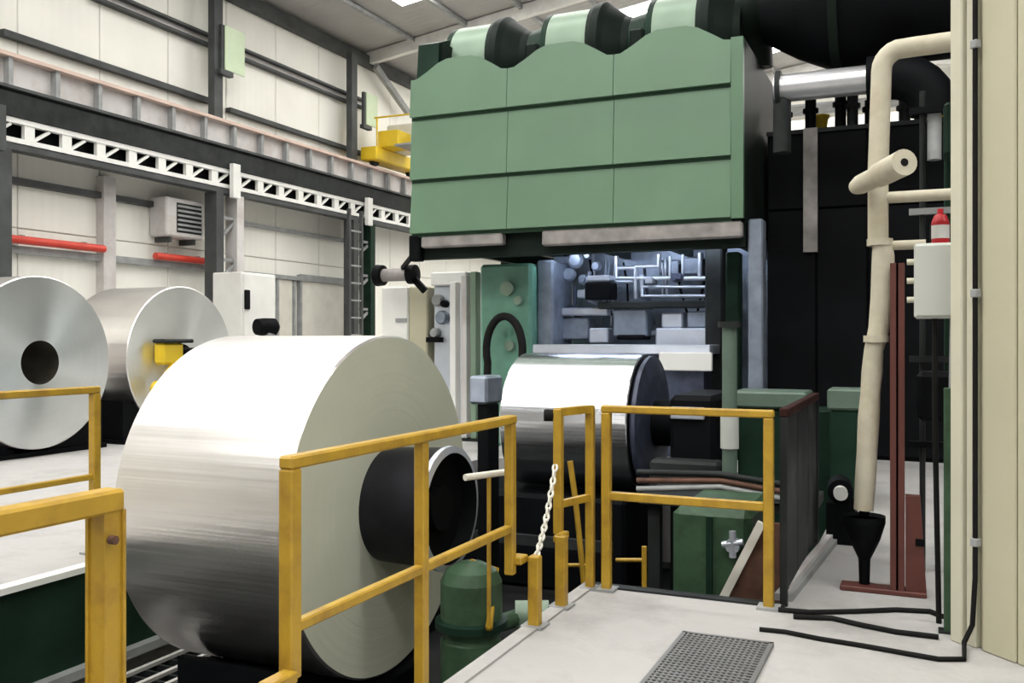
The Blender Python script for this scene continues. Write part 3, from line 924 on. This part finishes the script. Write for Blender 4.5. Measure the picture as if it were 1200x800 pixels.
# pale pipes
for (pts, r) in (([(722, 300), (722, 326), (845, 326)], .035), ([(745, 350), (745, 312), (772, 312), (772, 298)], .035),
                 ([(752, 336), (846, 336)], .022), ([(752, 322), (752, 347), (840, 347)], .03), ([(722, 314), (745, 314)], .03),
                 ([(700, 330), (742, 330)], .025), ([(820, 296), (820, 326)], .03), ([(846, 300), (846, 350)], .03), ([(785, 300), (785, 326)], .02), ([(800, 298), (800, 326)], .02)):
    MB().tube([P(a_, b_, Y=12.7) for a_, b_ in pts], r, 10).build('manifold_pipe', M['palemetal'], t)
for (a_, b_, c_, d_, Y_, dp, m) in ((685, 351, 716, 330, 12.3, .3, 'black'), (687, 330, 714, 322, 12.3, .3, 'palemetal'), (700, 362, 848, 351, 12.35, .2, 'darksteel'),
                                    (718, 394, 758, 362, 12.4, .35, 'bluegrey'), (722, 398, 756, 392, 12.38, .3, 'black'), (768, 410, 830, 384, 12.3, .4, 'palemetal'),
                                    (775, 384, 800, 366, 12.4, .3, 'palemetal'), (805, 384, 830, 364, 12.4, .3, 'bluegrey'), (655, 398, 690, 372, 12.5, .3, 'bluegrey'),
                                    (690, 402, 712, 384, 12.4, .3, 'palemetal'), (630, 405, 655, 372, 12.5, .3, 'bluedark'), (648, 370, 712, 360, 12.45, .3, 'palemetal'),
                                    (648, 330, 668, 300, 12.8, .2, 'bluegrey'), (800, 322, 838, 300, 12.9, .2, 'bluegrey'), (772, 322, 796, 304, 12.95, .2, 'bluegrey')):
    u, v = P(a_, b_, Y=Y_), P(c_, d_, Y=Y_)
    MB().bev((u.x, Y_, u.z), (v.x, Y_ + dp, v.z), .02).build('equipment_box', M[m], t)
u, v = P(624, 414, Y=11.6), P(832, 404, Y=11.6)
MB().bev((u.x, 11.6, u.z), (v.x, 12.4, v.z), .01).build('table', M['palemetal'], t)
u2, v2 = P(772, 434, Y=11.55), P(834, 413, Y=11.55)
MB().bev((u2.x, 11.55, u2.z), (v2.x, 11.62, v2.z), .01).build('apron', M['white'], t)
MB().box((u.x + .1, 11.7, 0), (v.x - .1, 12.3, u.z)).build('table_base', M['bluedark'], t)
MB().lathe([(0, 0), (.13, 0), (.13, .95), (0, .95)], P(650, 412, Y=11.4) + Vector((0, 0, -.15)), (1, 0, 0), 24).build('deflector_roll', M['palemetal'], t)
for (px_, py_, r) in ((676, 305, .12), (668, 322, .1), (700, 312, .07), (690, 300, .05)):
    MB().lathe([(0, .1), (r * .7, .1), (r, .06), (r, 0)], P(px_, py_, Y=12.6), (0, -1, 0), 16).build('gauge', M['bluegrey'], t)
# loops of small conduits, thin
rn = random.Random(3)
for k in range(16):
    x = rn.uniform(628, 845)
    yv = rn.uniform(296, 312)
    pts = [P(x, yv, Y=12.9), P(x + rn.uniform(-6, 6), yv + 25, Y=12.85), P(x + rn.uniform(-14, 14), yv + rn.uniform(40, 75), Y=12.9)]
    MB().tube(pts, .012 + rn.random() * .012, 6).build('conduit', M[rn.choice(('bluegrey', 'bluedark', 'palemetal', 'black'))], t)
for k in range(20):
    c_ = P(rn.uniform(628, 720) if k % 3 else rn.uniform(720, 840), rn.uniform(298, 398), Y=12.75)
    r = rn.uniform(.04, .09)
    if k % 2:
        MB().lathe([(0, .16), (r * .6, .16), (r * .6, .1), (r, .1), (r, 0)], c_, (0, -1, 0), 14).build('valve', M[rn.choice(('bluegrey', 'palemetal', 'bluedark'))], t)
    else:
        MB().bev((c_.x - r, 12.6, c_.z - r * .8), (c_.x + r, 12.85, c_.z + r * .8), .015).build('terminal_box', M[rn.choice(('bluegrey', 'bluedark', 'palemetal', 'black'))], t)
for k in range(5):
    x, yv = 640 + k * 17, 318 + 9 * (k % 3)
    MB().tube([P(x, yv, Y=12.65), P(x, yv + 34, Y=12.65), P(x + 14, yv + 40, Y=12.65)], .03, 8).build('feed_pipe', M[('bluegrey', 'palemetal', 'bluedark')[k % 3]], t)
# hose loop
pts = []
for k in range(19):
    an = PI * (1.12 - 1.24 * k / 18)
    c_ = P(591, 410, Y=11.6)
    pts.append((c_.x + .27 * math.cos(an), 11.6, c_.z + (.46 if an < PI else .46) * math.sin(an)))
pts = [(pts[0][0] - .02, 11.6, .2)] + pts + [(pts[-1][0] + .03, 11.6, .3)]
MB().tube(pts, .055, 10).build('hose', M['blackrub'], t)
# strip lamps
for k, (x, yv, zz) in enumerate(((-2.75, 12.0, 2.8), (-4.35, 12.0, 2.8), (-3.55, 12.0, 2.8))):
    l = thing('strip_lamp', (x, yv, zz), ('bluish strip lamp under the hood above the pale pipes', 'bluish strip lamp under the hood over the green post', 'middle bluish strip lamp of the row under the hood')[k], 'lamp')
    MB().box((x - .42, yv - .06, zz), (x + .42, yv + .06, zz + .05)).build('housing', M['white'], l)
    MB().tube([(x - .4, yv, zz - .03), (x + .4, yv, zz - .03)], .025, 8).build('tube', M['tube'], l)

# left of hood: cabinet, lamp head, white posts, machine
p0, p1 = P(447, 440, Y=13.0), P(500, 335, Y=13.0)
t = thing('control_cabinet', ((p0.x + p1.x) / 2, 13.2, 0), 'white control cabinet with grey side standing left of the mill', 'cabinet')
xm = P(478, 400, Y=13.0).x
MB().bev((p0.x, 13.0, .08), (xm, 13.7, p1.z), .02).build('door', M['white'], t)
MB().bev((xm, 13.02, .08), (p1.x, 13.7, p1.z), .02).build('side_panel', M['cream'], t)
MB().box((p0.x + .03, 13.05, 0), (p1.x - .03, 13.65, .08)).build('plinth', M['darksteel'], t)
v = P(470, 375, Y=12.99)
MB().box((v.x - .1, 12.98, v.z - .03), (v.x + .1, 13.0, v.z + .03)).build('handle', M['steelgrey'], t)
c0 = P(465, 322, Y=12.6)
t = thing('floodlight', c0, 'black and grey cylindrical floodlight hanging left of the hood', 'lamp')
MB().lathe([(0, -.26), (.1, -.26), (.1, .26), (0, .26)], c0, (1, 0, 0), 20).build('body', M['trimgrey'], t)
MB().lathe([(.1, -.24), (.16, -.24), (.17, -.36), (.12, -.4), (0, -.38)], c0, (1, 0, 0), 20).build('lamp_head', M['black'], t)
MB().lathe([(.1, .22), (.15, .22), (.15, .34), (0, .36)], c0, (1, 0, 0), 20).build('rear_cap', M['black'], t)
MB().bar(c0 + Vector((.3, 0, -.06)), c0 + Vector((.5, 0, -.26)), .06, .1).build('bracket_arm', M['black'], t)
MB().bar(c0 + Vector((.1, 0, .1)), (HX0 + .0, 11.2, 2.75), .05, .06).build('hanger', M['black'], t)
for k, (a_, b_, tp, m, lab) in enumerate(((527, 534, 330, 'white', 'bright white machine post left of the green mill housing'), (540, 547, 322, 'girder', 'pinkish grey machine post between the white one and the green housing'),
                                          (551, 558, 318, 'ductlight', 'pale green machine post touching the green mill housing'))):
    u, v = P(a_, 440, Y=12.3), P(b_, tp, Y=12.3)
    s_ = thing('machine_post', (u.x, 12.3, 0), lab, 'post')
    MB().bev((u.x, 12.3, .04), (v.x, 12.45, v.z), .01).build('post', M[m], s_)
    MB().box((u.x - .04, 12.26, 0), (v.x + .04, 12.49, .04)).build('base_plate', M['darksteel'], s_)
u, v = P(508, 335, Y=13.1), P(545, 318, Y=13.1)
t = thing('side_machine', (u.x, 13.2, 0), 'grey blue machine with valves between the white cabinet and posts', 'machine')
MB().bev((u.x, 13.1, 0), (v.x, 13.8, u.z), .02).build('body', M['palemetal'], t)
MB().bev((u.x - .03, 13.05, u.z), (v.x + .05, 13.8, v.z), .02).build('top_cover', M['white'], t)
for (px_, py_, r, m) in ((515, 352, .1, 'steelgrey'), (520, 372, .11, 'bluegrey'), (512, 390, .08, 'steelgrey'), (523, 356, .06, 'black')):
    MB().lathe([(0, .12), (r * .8, .12), (r, .08), (r, 0)], P(px_, py_, Y=13.1), (0, -1, 0), 16).build('valve', M[m], t)
u = P(508, 398, Y=13.05)
MB().box((u.x - .1, 12.98, u.z - .04), (u.x + .15, 13.1, u.z + .04)).build('bracket', M['black'], t)

# ================================================================== YELLOW RAILINGS
XRL = -1.97
RW = .058


def stub(parent, x, yv, h, hi=True):
    MB().bev((x - .03, yv - .03, 0), (x + .03, yv + .03, h), .006).build('stub_post', M['yellow'], parent)
    MB().box((x - .06, yv - .06, 0), (x + .06, yv + .06, .014)).build('base_plate', M['steelgrey'], parent)


# near railing
y1, y2, y3 = P(340, 530, X=XRL).y, P(494, 510, X=XRL).y, P(598, 492, X=XRL).y
t = thing('yellow_railing', (XRL, y2, 0), 'yellow handrail section with middle rail in front of the big coil', 'railing')
MB().bev((XRL - RW / 2, y1 - RW / 2, 1.06), (XRL + RW / 2, y3 + RW / 2, 1.105), .008).build('top_rail', M['yellow'], t)
MB().bev((XRL - .02, y1 + .03, .50), (XRL + .02, y3 - .03, .54), .006).build('mid_rail', M['yellow'], t)
MB().bev((XRL - RW / 2, y1 - RW / 2, .35), (XRL + RW / 2, y1 + RW / 2, 1.06), .006).build('post', M['yellow'], t)
MB().bev((XRL - .025, y2 - .025, -.25), (XRL + .025, y2 + .025, 1.06), .006).build('post', M['yellow'], t)
MB().bev((XRL - .025, y3 - .025, .28), (XRL + .025, y3 + .025, 1.06), .006).build('post', M['yellow'], t)
MB().bev((XRL - .01, y1 - .16, .35), (XRL + .05, y1 - .02, .39), .006).build('hinge_bracket', M['yellow'], t)
MB().bev((XRL - .01, y3 + .0, .33), (XRL + .06, y3 + .1, .37), .006).build('hinge_bracket', M['yellow'], t)
MB().box((XRL + .01, y2 - .05, -.2), (PX1 - .013, y2 + .05, -.1)).build('side_bracket', M['steelgrey'], t)
stub(t, -1.865, y1 - .15, .39)
stub(t, -1.865, y3 + .08, .37)
t.location.z = 0

# left near railing
yl = P(124, 570, X=XRL).y
t = thing('yellow_railing', (XRL, 1, 0), 'worn yellow railing end closest to the camera at lower left', 'railing')
MB().bev((XRL - .035, -.6, 1.045), (XRL + .035, yl + .035, 1.105), .008).build('top_rail', M['yellow'], t)
MB().bev((XRL - .02, -.6, .5), (XRL + .02, yl, .54), .006).build('mid_rail', M['yellow'], t)
for yy in (yl, .4):
    MB().box((XRL - .035, yy - .035, -.25), (XRL - .025, yy + .035, 1.05)).box((XRL - .035, yy + .025, -.25), (XRL + .035, yy + .035, 1.05)).box((XRL - .03, yy - .03, -.25), (XRL + .028, yy + .028, 1.05)).build('post', M['yellow'], t)
    MB().box((XRL + .03, yy - .05, -.2), (PX1 - .013, yy + .05, -.1)).build('side_bracket', M['steelgrey'], t)
MB().lathe([(0, 0), (.012, 0), (.012, .02), (0, .02)], (XRL + .037, yl - .02, .98), (1, 0, 0), 8).build('bolt', M['rust'], t)

# rail across the pit
XF = -5.32
yf = P(111, 456, X=XF).y
t = thing('yellow_railing', (XF, 3, 0), 'yellow handrail on the far side of the pit before the pale coils', 'railing')
MB().bev((XF - .03, -1.0, 1.12), (XF + .03, yf + .03, 1.17), .008).build('top_rail', M['yellow'], t)
MB().bev((XF - .02, -1.0, .52), (XF + .02, yf, .56), .006).build('mid_rail', M['yellow'], t)
for yy in (yf, yf - 2.4, yf - 4.6):
    MB().bev((XF - .03, yy - .03, 0), (XF + .03, yy + .03, 1.12), .006).build('post', M['yellow'], t)
    MB().box((XF - .07, yy - .07, 0), (XF + .07, yy + .07, .015)).build('base_plate', M['steelgrey'], t)

# gate section at the stair head
t = thing('yellow_gate', (-1.9, 5.2, 0), 'narrow yellow gate section with black bumper at the pit corner', 'gate')
A, Cc = Vector((-1.93, 5.02, 0)), Vector((-1.845, 5.33, 0))
MB().bar(A + Vector((0, 0, 1.08)), Cc + Vector((0, 0, 1.08)), .05, .045).build('top_rail', M['yellow'], t)
MB().bar(A + Vector((0, 0, .55)), Cc + Vector((0, 0, .55)), .035, .04).build('mid_rail', M['yellow'], t)
MB().bev((A.x - .025, A.y - .025, .38), (A.x + .025, A.y + .025, 1.1), .006).build('post', M['yellow'], t)
MB().bev((Cc.x - .025, Cc.y - .025, .0), (Cc.x + .025, Cc.y + .025, 1.1), .006).build('post', M['yellow'], t)
MB().box((Cc.x - .05, Cc.y - .05, 0), (Cc.x + .05, Cc.y + .05, .015)).build('base_plate', M['steelgrey'], t)
MB().bev((A.x + .02, A.y - .14, .36), (A.x + .06, A.y + .02, .4), .006).build('hinge_bracket', M['yellow'], t)
stub(t, -1.865, A.y - .12, .4)
v = A + Vector((-.055, -.01, 1.06))
MB().tube([v + Vector((-.03, -.0, 0)), v + Vector((.03, .02, 0))], .035, 14).build('bumper', M['blackrub'], t)

# corner fence
D_, E_ = Vector((-1.745, 5.34, 0)), Vector((-.80, 5.34, 0))
t = thing('yellow_railing', (-1.25, 5.34, 0), 'yellow railing with two posts at the back of the platform', 'railing')
MB().bev((D_.x - .03, 5.315, 1.06), (E_.x + .03, 5.365, 1.105), .008).build('top_rail', M['yellow'], t)
MB().bev((D_.x, 5.32, .54), (E_.x, 5.36, .59), .006).build('mid_rail', M['yellow'], t)
for q_ in (D_, E_):
    MB().bev((q_.x - .027, 5.313, 0), (q_.x + .027, 5.367, 1.06), .006).build('post', M['yellow'], t)
    MB().box((q_.x - .06, 5.28, 0), (q_.x + .06, 5.40, .015)).build('base_plate', M['steelgrey'], t)

# dark fence panel going back
t = thing('fence_panel', (PX2 + .05, 6.2, 0), 'dark sheet fence panel running back from the yellow corner post', 'fence')
xp = -.73
MB().bev((xp - .025, 5.42, 1.06), (xp + .025, 7.1, 1.11), .006).build('top_rail', M['darkrust'], t)
for k in range(3):
    ya = 5.43 + k * .56
    MB().bev((xp - .008, ya, .06), (xp + .008, ya + .545, 1.06), .003).build('panel', M['panelmesh'], t)
for yy in (5.43, 7.08):
    MB().box((xp - .02, yy - .02, 0), (xp + .02, yy + .02, 1.06)).build('post', M['darksteel'], t)
# rusty stair stringer behind fence
u = P(848, 700, Y=5.75)
v = P(893, 612, Y=5.75)
t = thing('rusty_gusset', (u.x, 5.75, -.4), 'rusty triangular plate with pale edge behind the yellow corner post', 'plate')
q = MB()
tri = [(u.x, u.z), (v.x + .12, u.z), (v.x + .12, v.z), (v.x, v.z)]
q.add([(a_, 5.75, b_) for a_, b_ in tri] + [(a_, 5.78, b_) for a_, b_ in tri], [(0, 1, 2, 3), (7, 6, 5, 4), (0, 4, 5, 1), (1, 5, 6, 2), (2, 6, 7, 3), (3, 7, 4, 0)])
q.build('plate', M['rust'], t)
MB().bar((u.x, 5.74, u.z), (v.x, 5.74, v.z), .05, .05).build('edge_strip', M['offwhite'], t)
MB().box((v.x, 5.76, -1.1), (v.x + .12, 5.78, u.z)).build('support_leg', M['darksteel'], t)

# handrails inside pit
t = thing('pit_handrail', (-1.7, 5.9, -1.1), 'thin yellow stair rail going down behind the gate', 'handrail')
MB().tube([P(668, 540, Y=5.75), P(675, 590, Y=5.75), P(685, 690, Y=5.75)], .02, 8).build('slanted_rail', M['yellow'], t)
a_ = P(685, 690, Y=5.75)
MB().tube([a_, (a_.x, 5.75, -1.1)], .02, 8).build('post', M['yellow'], t)
MB().tube([P(660, 662, Y=5.75), P(690, 662, Y=5.75)], .012, 8).build('cross_rail', M['yellow'], t)
t = thing('pit_handrail', (-1.5, 6.1, -1.1), 'short yellow rail stump in the pit below the corner railing', 'handrail')
a_, b_ = P(755, 640, Y=6.1), P(755, 690, Y=6.1)
MB().tube([a_, (a_.x, 6.1, -1.1)], .018, 8).build('post', M['yellow'], t)
MB().tube([P(722, 656, Y=6.1), P(755, 656, Y=6.1)], .014, 8).build('cross_rail', M['yellow'], t)
# chain between stub and gate post
t0, t1 = Vector((-1.865, y3 + .1, .36)), Vector((A.x - .01, A.y - .02, .78))
ch = thing('chain', t0, 'pale steel chain from the stub post to the gate post', 'chain')
n = 17
for k in range(n):
    f = (k + .5) / n
    c_ = t0.lerp(t1, f) + Vector((0, 0, -.05 * math.sin(PI * f)))
    f2 = min(1, f + .5 / n)
    d_ = ((t1 - t0) + Vector((0, 0, -.05 * PI * math.cos(PI * f)))).normalized()
    up = d_.cross(Vector((1, 0, 0))).normalized() if k % 2 else Vector((1, 0, 0))
    hl = (t1 - t0).length / n * .68
    ring = [c_ + d_ * hl * math.cos(a2 * PI / 4) + up * .013 * math.sin(a2 * PI / 4) for a2 in range(9)]
    MB().tube(ring, .0075, 5, caps=False).build('link', M['offwhite'], ch)

# ================================================================== PLATFORM DETAILS
t = thing('floor_grating', (-.9, 4, 0), 'grey steel mesh grating set in the concrete platform', 'grating')
gx0, gx1, gy0, gy1 = -1.13, -.68, 3.2, 4.7
MB().box((gx0, gy0, 0), (gx1, gy0 + .02, .018)).box((gx0, gy1 - .02, 0), (gx1, gy1, .018)).box((gx0, gy0, 0), (gx0 + .02, gy1, .018)).box((gx1 - .02, gy0, 0), (gx1, gy1, .018)).build('frame', M['grating'], t)
MB().box((gx0 + .02, gy0 + .02, 0), (gx1 - .02, gy1 - .02, .004)).build('tray', M['darksteel'], t)
q = MB()
k = 0
while gx0 + .03 + k * .026 < gx1 - .03:
    x = gx0 + .03 + k * .026
    q.box((x, gy0 + .02, .004), (x + .011, gy1 - .02, .016))
    k += 1
k = 0
while gy0 + .04 + k * .035 < gy1 - .04:
    yy = gy0 + .04 + k * .035
    q.box((gx0 + .02, yy, .004), (gx1 - .02, yy + .013, .018))
    k += 1
o = q.build('bars', M['grating'], t)
o['kind'] = 'stuff'

# ================================================================== RIGHT SIDE
# cream cabin wall: turned corner with post and cladding sheets
a0 = P(1113, 750, Z=0)
dirn = Vector((.69, -.72, 0)).normalized()
nrm = Vector((-dirn.y, dirn.x, 0))      # away from camera
wr = rootat('wall_cabin', (a0.x, a0.y, 0))


def wbox(s0, s1, d0, d1, z0, z1, name, m, parent, r=.006):
    q = MB().bev((s0, d0, z0), (s1, d1, z1), r)
    mt = Matrix.Translation(a0) @ Matrix(((dirn.x, nrm.x, 0, 0), (dirn.y, nrm.y, 0, 0), (0, 0, 1, 0), (0, 0, 0, 1)))
    return q.xform(mt).build(name, m, parent)


wbox(0, .075, 0, .12, 0, 4.2, 'corner_post', M['creampost'], wr)
wbox(.08, .14, .02, .12, 0, 4.2, 'corner_post', M['creampost'], wr)
wbox(.14, 1.6, .05, .14, 0, 4.2, 'core', M['cream'], wr)
for k in range(7):
    s0 = .175 + k * .2
    wbox(s0, s0 + .194, .02, .05, .0, 4.2, 'panel', M['cream'], wr, .008)
# conduit and cable on the corner
wv = lambda s, d, z: a0 + dirn * s + nrm * d + Vector((0, 0, z))
t = thing('black_cable', wv(.158, 0, 0), 'black cable down the cream corner and along the floor to the railing', 'cable')
fl = [P(x, y_, Z=.012) for x, y_ in ((1130, 772), (1100, 772), (1060, 765), (1010, 756), (960, 748), (920, 740), (890, 737))]
MB().tube([wv(.157, .0, 3.6), wv(.157, .0, 2.0), wv(.157, .0, .35), wv(.15, -.01, .12), wv(.12, -.03, .03)] + fl, .012, 8).build('cable_run', M['blackrub'], t)
for z in (.5, 1.7, 2.9):
    b2 = MB().bev((.138, -.016, z), (.176, .02, z + .04), .004)
    mt = Matrix.Translation(a0) @ Matrix(((dirn.x, nrm.x, 0, 0), (dirn.y, nrm.y, 0, 0), (0, 0, 1, 0), (0, 0, 0, 1)))
    b2.xform(mt).build('clip', M['steelgrey'], t)
for pts, lab in ((((912, 714), (950, 717), (1000, 716), (1050, 714), (1090, 716), (1105, 722)), 'black floor cable furthest back, beside the red column foot'),
                 (((930, 722), (975, 724), (1010, 732), (1050, 740), (1100, 746)), 'black floor cable in the middle between the two others')):
    o = MB().tube([P(x, y_, Z=.014) for x, y_ in pts], .014, 8).build('black_cable', M['blackrub'], None, P(*pts[0], Z=0))
    tag(o, lab, 'cable')
# floor rail
u, v = P(918, 704, Z=0), P(985, 622, Z=0)
t = thing('floor_rail', u, 'grey steel rail lying on the floor beside the dark fence panel', 'rail')
MB().bar(u + Vector((0, 0, .02)), v + Vector((0, 0, .02)), .1, .04).build('flange', M['steelgrey'], t)
MB().bar(u + Vector((0, 0, .055)), v + Vector((0, 0, .055)), .04, .03).build('head', M['girder'], t)

# red column
fx0, fx1 = P(1043, 697, Z=0), P(1060, 697, Z=0)
t = thing('red_column', (fx0.x + .05, fx0.y, 0), 'red oxide steel column with broad foot plate left of the cream wall', 'column', None, 'thing')
yy = fx0.y
ztop = P(1050, 308, Y=yy).z
MB().box((fx0.x, yy, 0), (fx1.x, yy + .012, ztop)).box((fx0.x, yy + .1, 0), (fx1.x, yy + .112, ztop)).box(((fx0.x + fx1.x) / 2 - .006, yy, 0), ((fx0.x + fx1.x) / 2 + .006, yy + .11, ztop)).build('shaft', M['redoxide'], t)
xa = P(1061, 697, Y=yy).x
xb = P(1086, 697, Y=yy).x
zt = P(1070, 582, Y=yy).z
q = MB()
tri = [(xa, 0), (xb, 0), (xb - .035, zt), (xa, zt)]
q.add([(a_, yy + .01, b_) for a_, b_ in tri] + [(a_, yy + .1, b_) for a_, b_ in tri], [(0, 1, 2, 3), (7, 6, 5, 4), (0, 4, 5, 1), (1, 5, 6, 2), (2, 6, 7, 3), (3, 7, 4, 0)])
q.build('foot_gusset', M['redoxide'], t)
xf = P(985, 690, Y=yy + .05).x
MB().bev((xf, yy - .01, 0), (xb, yy + .13, .03), .006).build('base_plate', M['redoxide'], t)
MB().box((xb - .06, yy + .0, .3), (xb - .01, yy + .01, .34)).build('latch', M['black'], t)

# green post and dark posts
gp = P(1111, 742, Z=0)
t = thing('green_post', (gp.x, gp.y, 0), 'slim green post touching the left edge of the cream wall', 'post')
MB().bev((gp.x - .02, gp.y, 0), (gp.x + .02, gp.y + .04, 1.25), .005).build('shaft', M['greenpump'], t)
MB().box((gp.x - .045, gp.y - .02, 0), (gp.x + .045, gp.y + .06, .012)).build('base_plate', M['darksteel'], t)
# grey junction box
Yb = gp.y + .05
u, v = P(1071, 373, Y=Yb), P(1130, 283, Y=Yb)
t = thing('junction_box', (u.x, Yb, u.z), 'plain grey junction box hung left of the cream wall', 'box')
MB().bev((u.x, Yb, u.z), (v.x, Yb + .14, v.z), .012).build('body', M['boxgrey'], t)
MB().bev((u.x + .012, Yb - .012, u.z + .012), (v.x - .012, Yb, v.z - .012), .004).build('door', M['boxgrey'], t)
for k in range(3):
    z = u.z + .1 + k * .1
    MB().tube([(u.x, Yb + .07, z), (u.x - .035, Yb + .07, z)], .016, 10).build('cable_gland', M['creampost'], t)
MB().tube([(u.x + .1, Yb + .07, u.z), (u.x + .1, Yb + .09, u.z - .5), (u.x + .12, Yb + .12, .0)], .014, 8).build('cable', M['blackrub'], t)
MB().tube([(u.x + .18, Yb + .07, u.z), (u.x + .17, Yb + .07, u.z - .8), (u.x + .16, Yb + .08, .0)], .01, 8).build('cable', M['steelgrey'], t)

# lagged cream pipe
YP = 6.0
def pp(x, y_, Y=YP):
    return P(x, y_, Y=Y)
t = thing('lagged_pipe', pp(1012, 598), 'thick cream lagged pipe with top elbow left of the cream wall', 'pipe')
e0 = pp(1035, 62)
ztop = pp(1060, 56).z
xt = pp(1033, 150).x
pts = [Vector((1.0, YP, ztop + .02)), Vector((xt + .2, YP, ztop))]
for k in range(1, 7):
    an = k * PI / 12
    pts.append(Vector((xt + .12 - .12 * math.sin(an), YP, ztop - .12 + .12 * math.cos(an))))
pts += [pp(1029, 200), pp(1029, 285)]
MB().tube(pts, .058, 20).build('upper_run', M['creampipe'], t)
MB().tube([pp(1034, 282), pp(1035, 300), pp(1034, 350), pp(1030, 385), pp(1024, 410), pp(1022, 435), pp(1020, 460), pp(1018, 490), pp(1016, 530), pp(1014, 565), pp(1012, 597)], .06, 20,
          radii=[.055, .064, .067, .06, .055, .060, .056, .062, .059, .060, .056]).build('lower_run', M['creampipe'], t)
for (x, y_) in ((1031, 284), (1027, 397)):
    c_ = pp(x, y_)
    MB().lathe([(.06, -.02), (.074, -.02), (.074, .02), (.06, .02)], c_, (0, 0, 1), 20).build('collar', M['creampipe'], t)
l, r_ = P(1003, 219, Y=5.95), P(1060, 190, Y=5.45)
br = MB().tube([l, l.lerp(r_, .12), l.lerp(r_, .45), l.lerp(r_, .5), r_], .06, 20, radii=[.045, .058, .058, .07, .072]).build('capped_branch', M['creampipe'], t)
dd = (r_ - l).normalized()
MB().lathe([(0, .004), (.02, .004), (.022, 0)], r_, dd, 12).build('plug', M['blackrub'], br)
for (y_, xe, r) in ((232, 1150, .034), (288, 1085, .028)):
    a_ = pp(1033, y_)
    b_ = pp(xe, y_ + 1)
    MB().tube([a_, (b_.x, YP, a_.z)], r, 14).build('side_branch', M['creampipe'], t)
# funnel drain below the pipe
c_ = pp(1013, 640)
t = thing('drain_funnel', (c_.x, YP, 0), 'black funnel drain on a stem below the cream pipe end', 'drain')
MB().lathe([(.1, .42), (.12, .44), (.12, .40), (.09, .3), (.035, .18), (.03, .02), (.09, .02), (.09, 0)], (c_.x, YP, 0), (0, 0, 1), 20).build('funnel', M['black'], t)
MB().tube([(c_.x, YP, .44), (c_.x, YP, .50)], .03, 12).build('neck', M['black'], t)
# extinguisher-like red bottle
YE = 6.2
c_ = P(1102, 270, Y=YE)
t = thing('fire_extinguisher', (c_.x, YE, c_.z - .2), 'red bottle with white label behind the junction box', 'extinguisher')
MB().lathe([(0, -.2), (.05, -.2), (.05, .05), (.035, .09), (.018, .1), (.018, .13), (0, .13)], c_, (0, 0, 1), 20).build('bottle', M['redglow'], t)
MB().lathe([(.051, -.05), (.051, .03)], c_, (0, 0, 1), 20).build('label', M['white'], t)
MB().box((c_.x - .06, YE + .05, c_.z - .22), (c_.x + .06, YE + .08, c_.z + .05)).build('bracket', M['darksteel'], t)
xg = c_.x
# dark pipe rack behind
t = thing('pipe_rack', (.2, 6.5, 0), 'dark pipe rack in shadow behind the junction box', 'rack')
for k, x in enumerate((-.02, .13, .28, .42)):
    MB().tube([(x, 6.6, 0), (x, 6.6, 3.1 - .12 * k)], .018 + .006 * (k % 2), 8).build('upright_pipe', M[('darksteel', 'greendark', 'black', 'greendark')[k]], t)
for z in (.8, 1.35, 2.3, 2.95):
    MB().box((-.1, 6.56, z), (.7, 6.6, z + .04)).build('cross_bar', M[('steelgrey', 'black', 'darksteel', 'black')[int(z * 2) % 4]], t)
MB().bev((.1, 6.3, 2.62), (.3, 6.55, 2.95), .02).build('valve_box', M['greendark'], t)
MB().box((xg - .03, 6.28, c_.z - .2), (xg + .03, 6.56, c_.z - .15)).build('bracket_arm', M['black'], t)
MB().bev((-.05, 6.2, 1.0), (.2, 6.5, 1.3), .03).build('motor', M['black'], t)
# small pale pump
c_ = P(985, 577, Y=7.2)
t = thing('small_pump', (c_.x, 7.2, 0), 'small dark pump with white end cap near the dark fence', 'pump')
MB().lathe([(0, -.02), (.05, -.02), (.05, .06), (0, .06)], c_, (0.1, -1, 0), 16).build('end_cap', M['white'], t)
MB().lathe([(0, -.3), (.09, -.3), (.09, -.03), (0, -.02)], c_, (0.1, -1, 0), 16).build('motor', M['black'], t)
MB().box((c_.x - .1, 7.2, 0), (c_.x + .1, 7.5, c_.z - .08)).build('pedestal', M['black'], t)
bpy.context.view_layer.update()
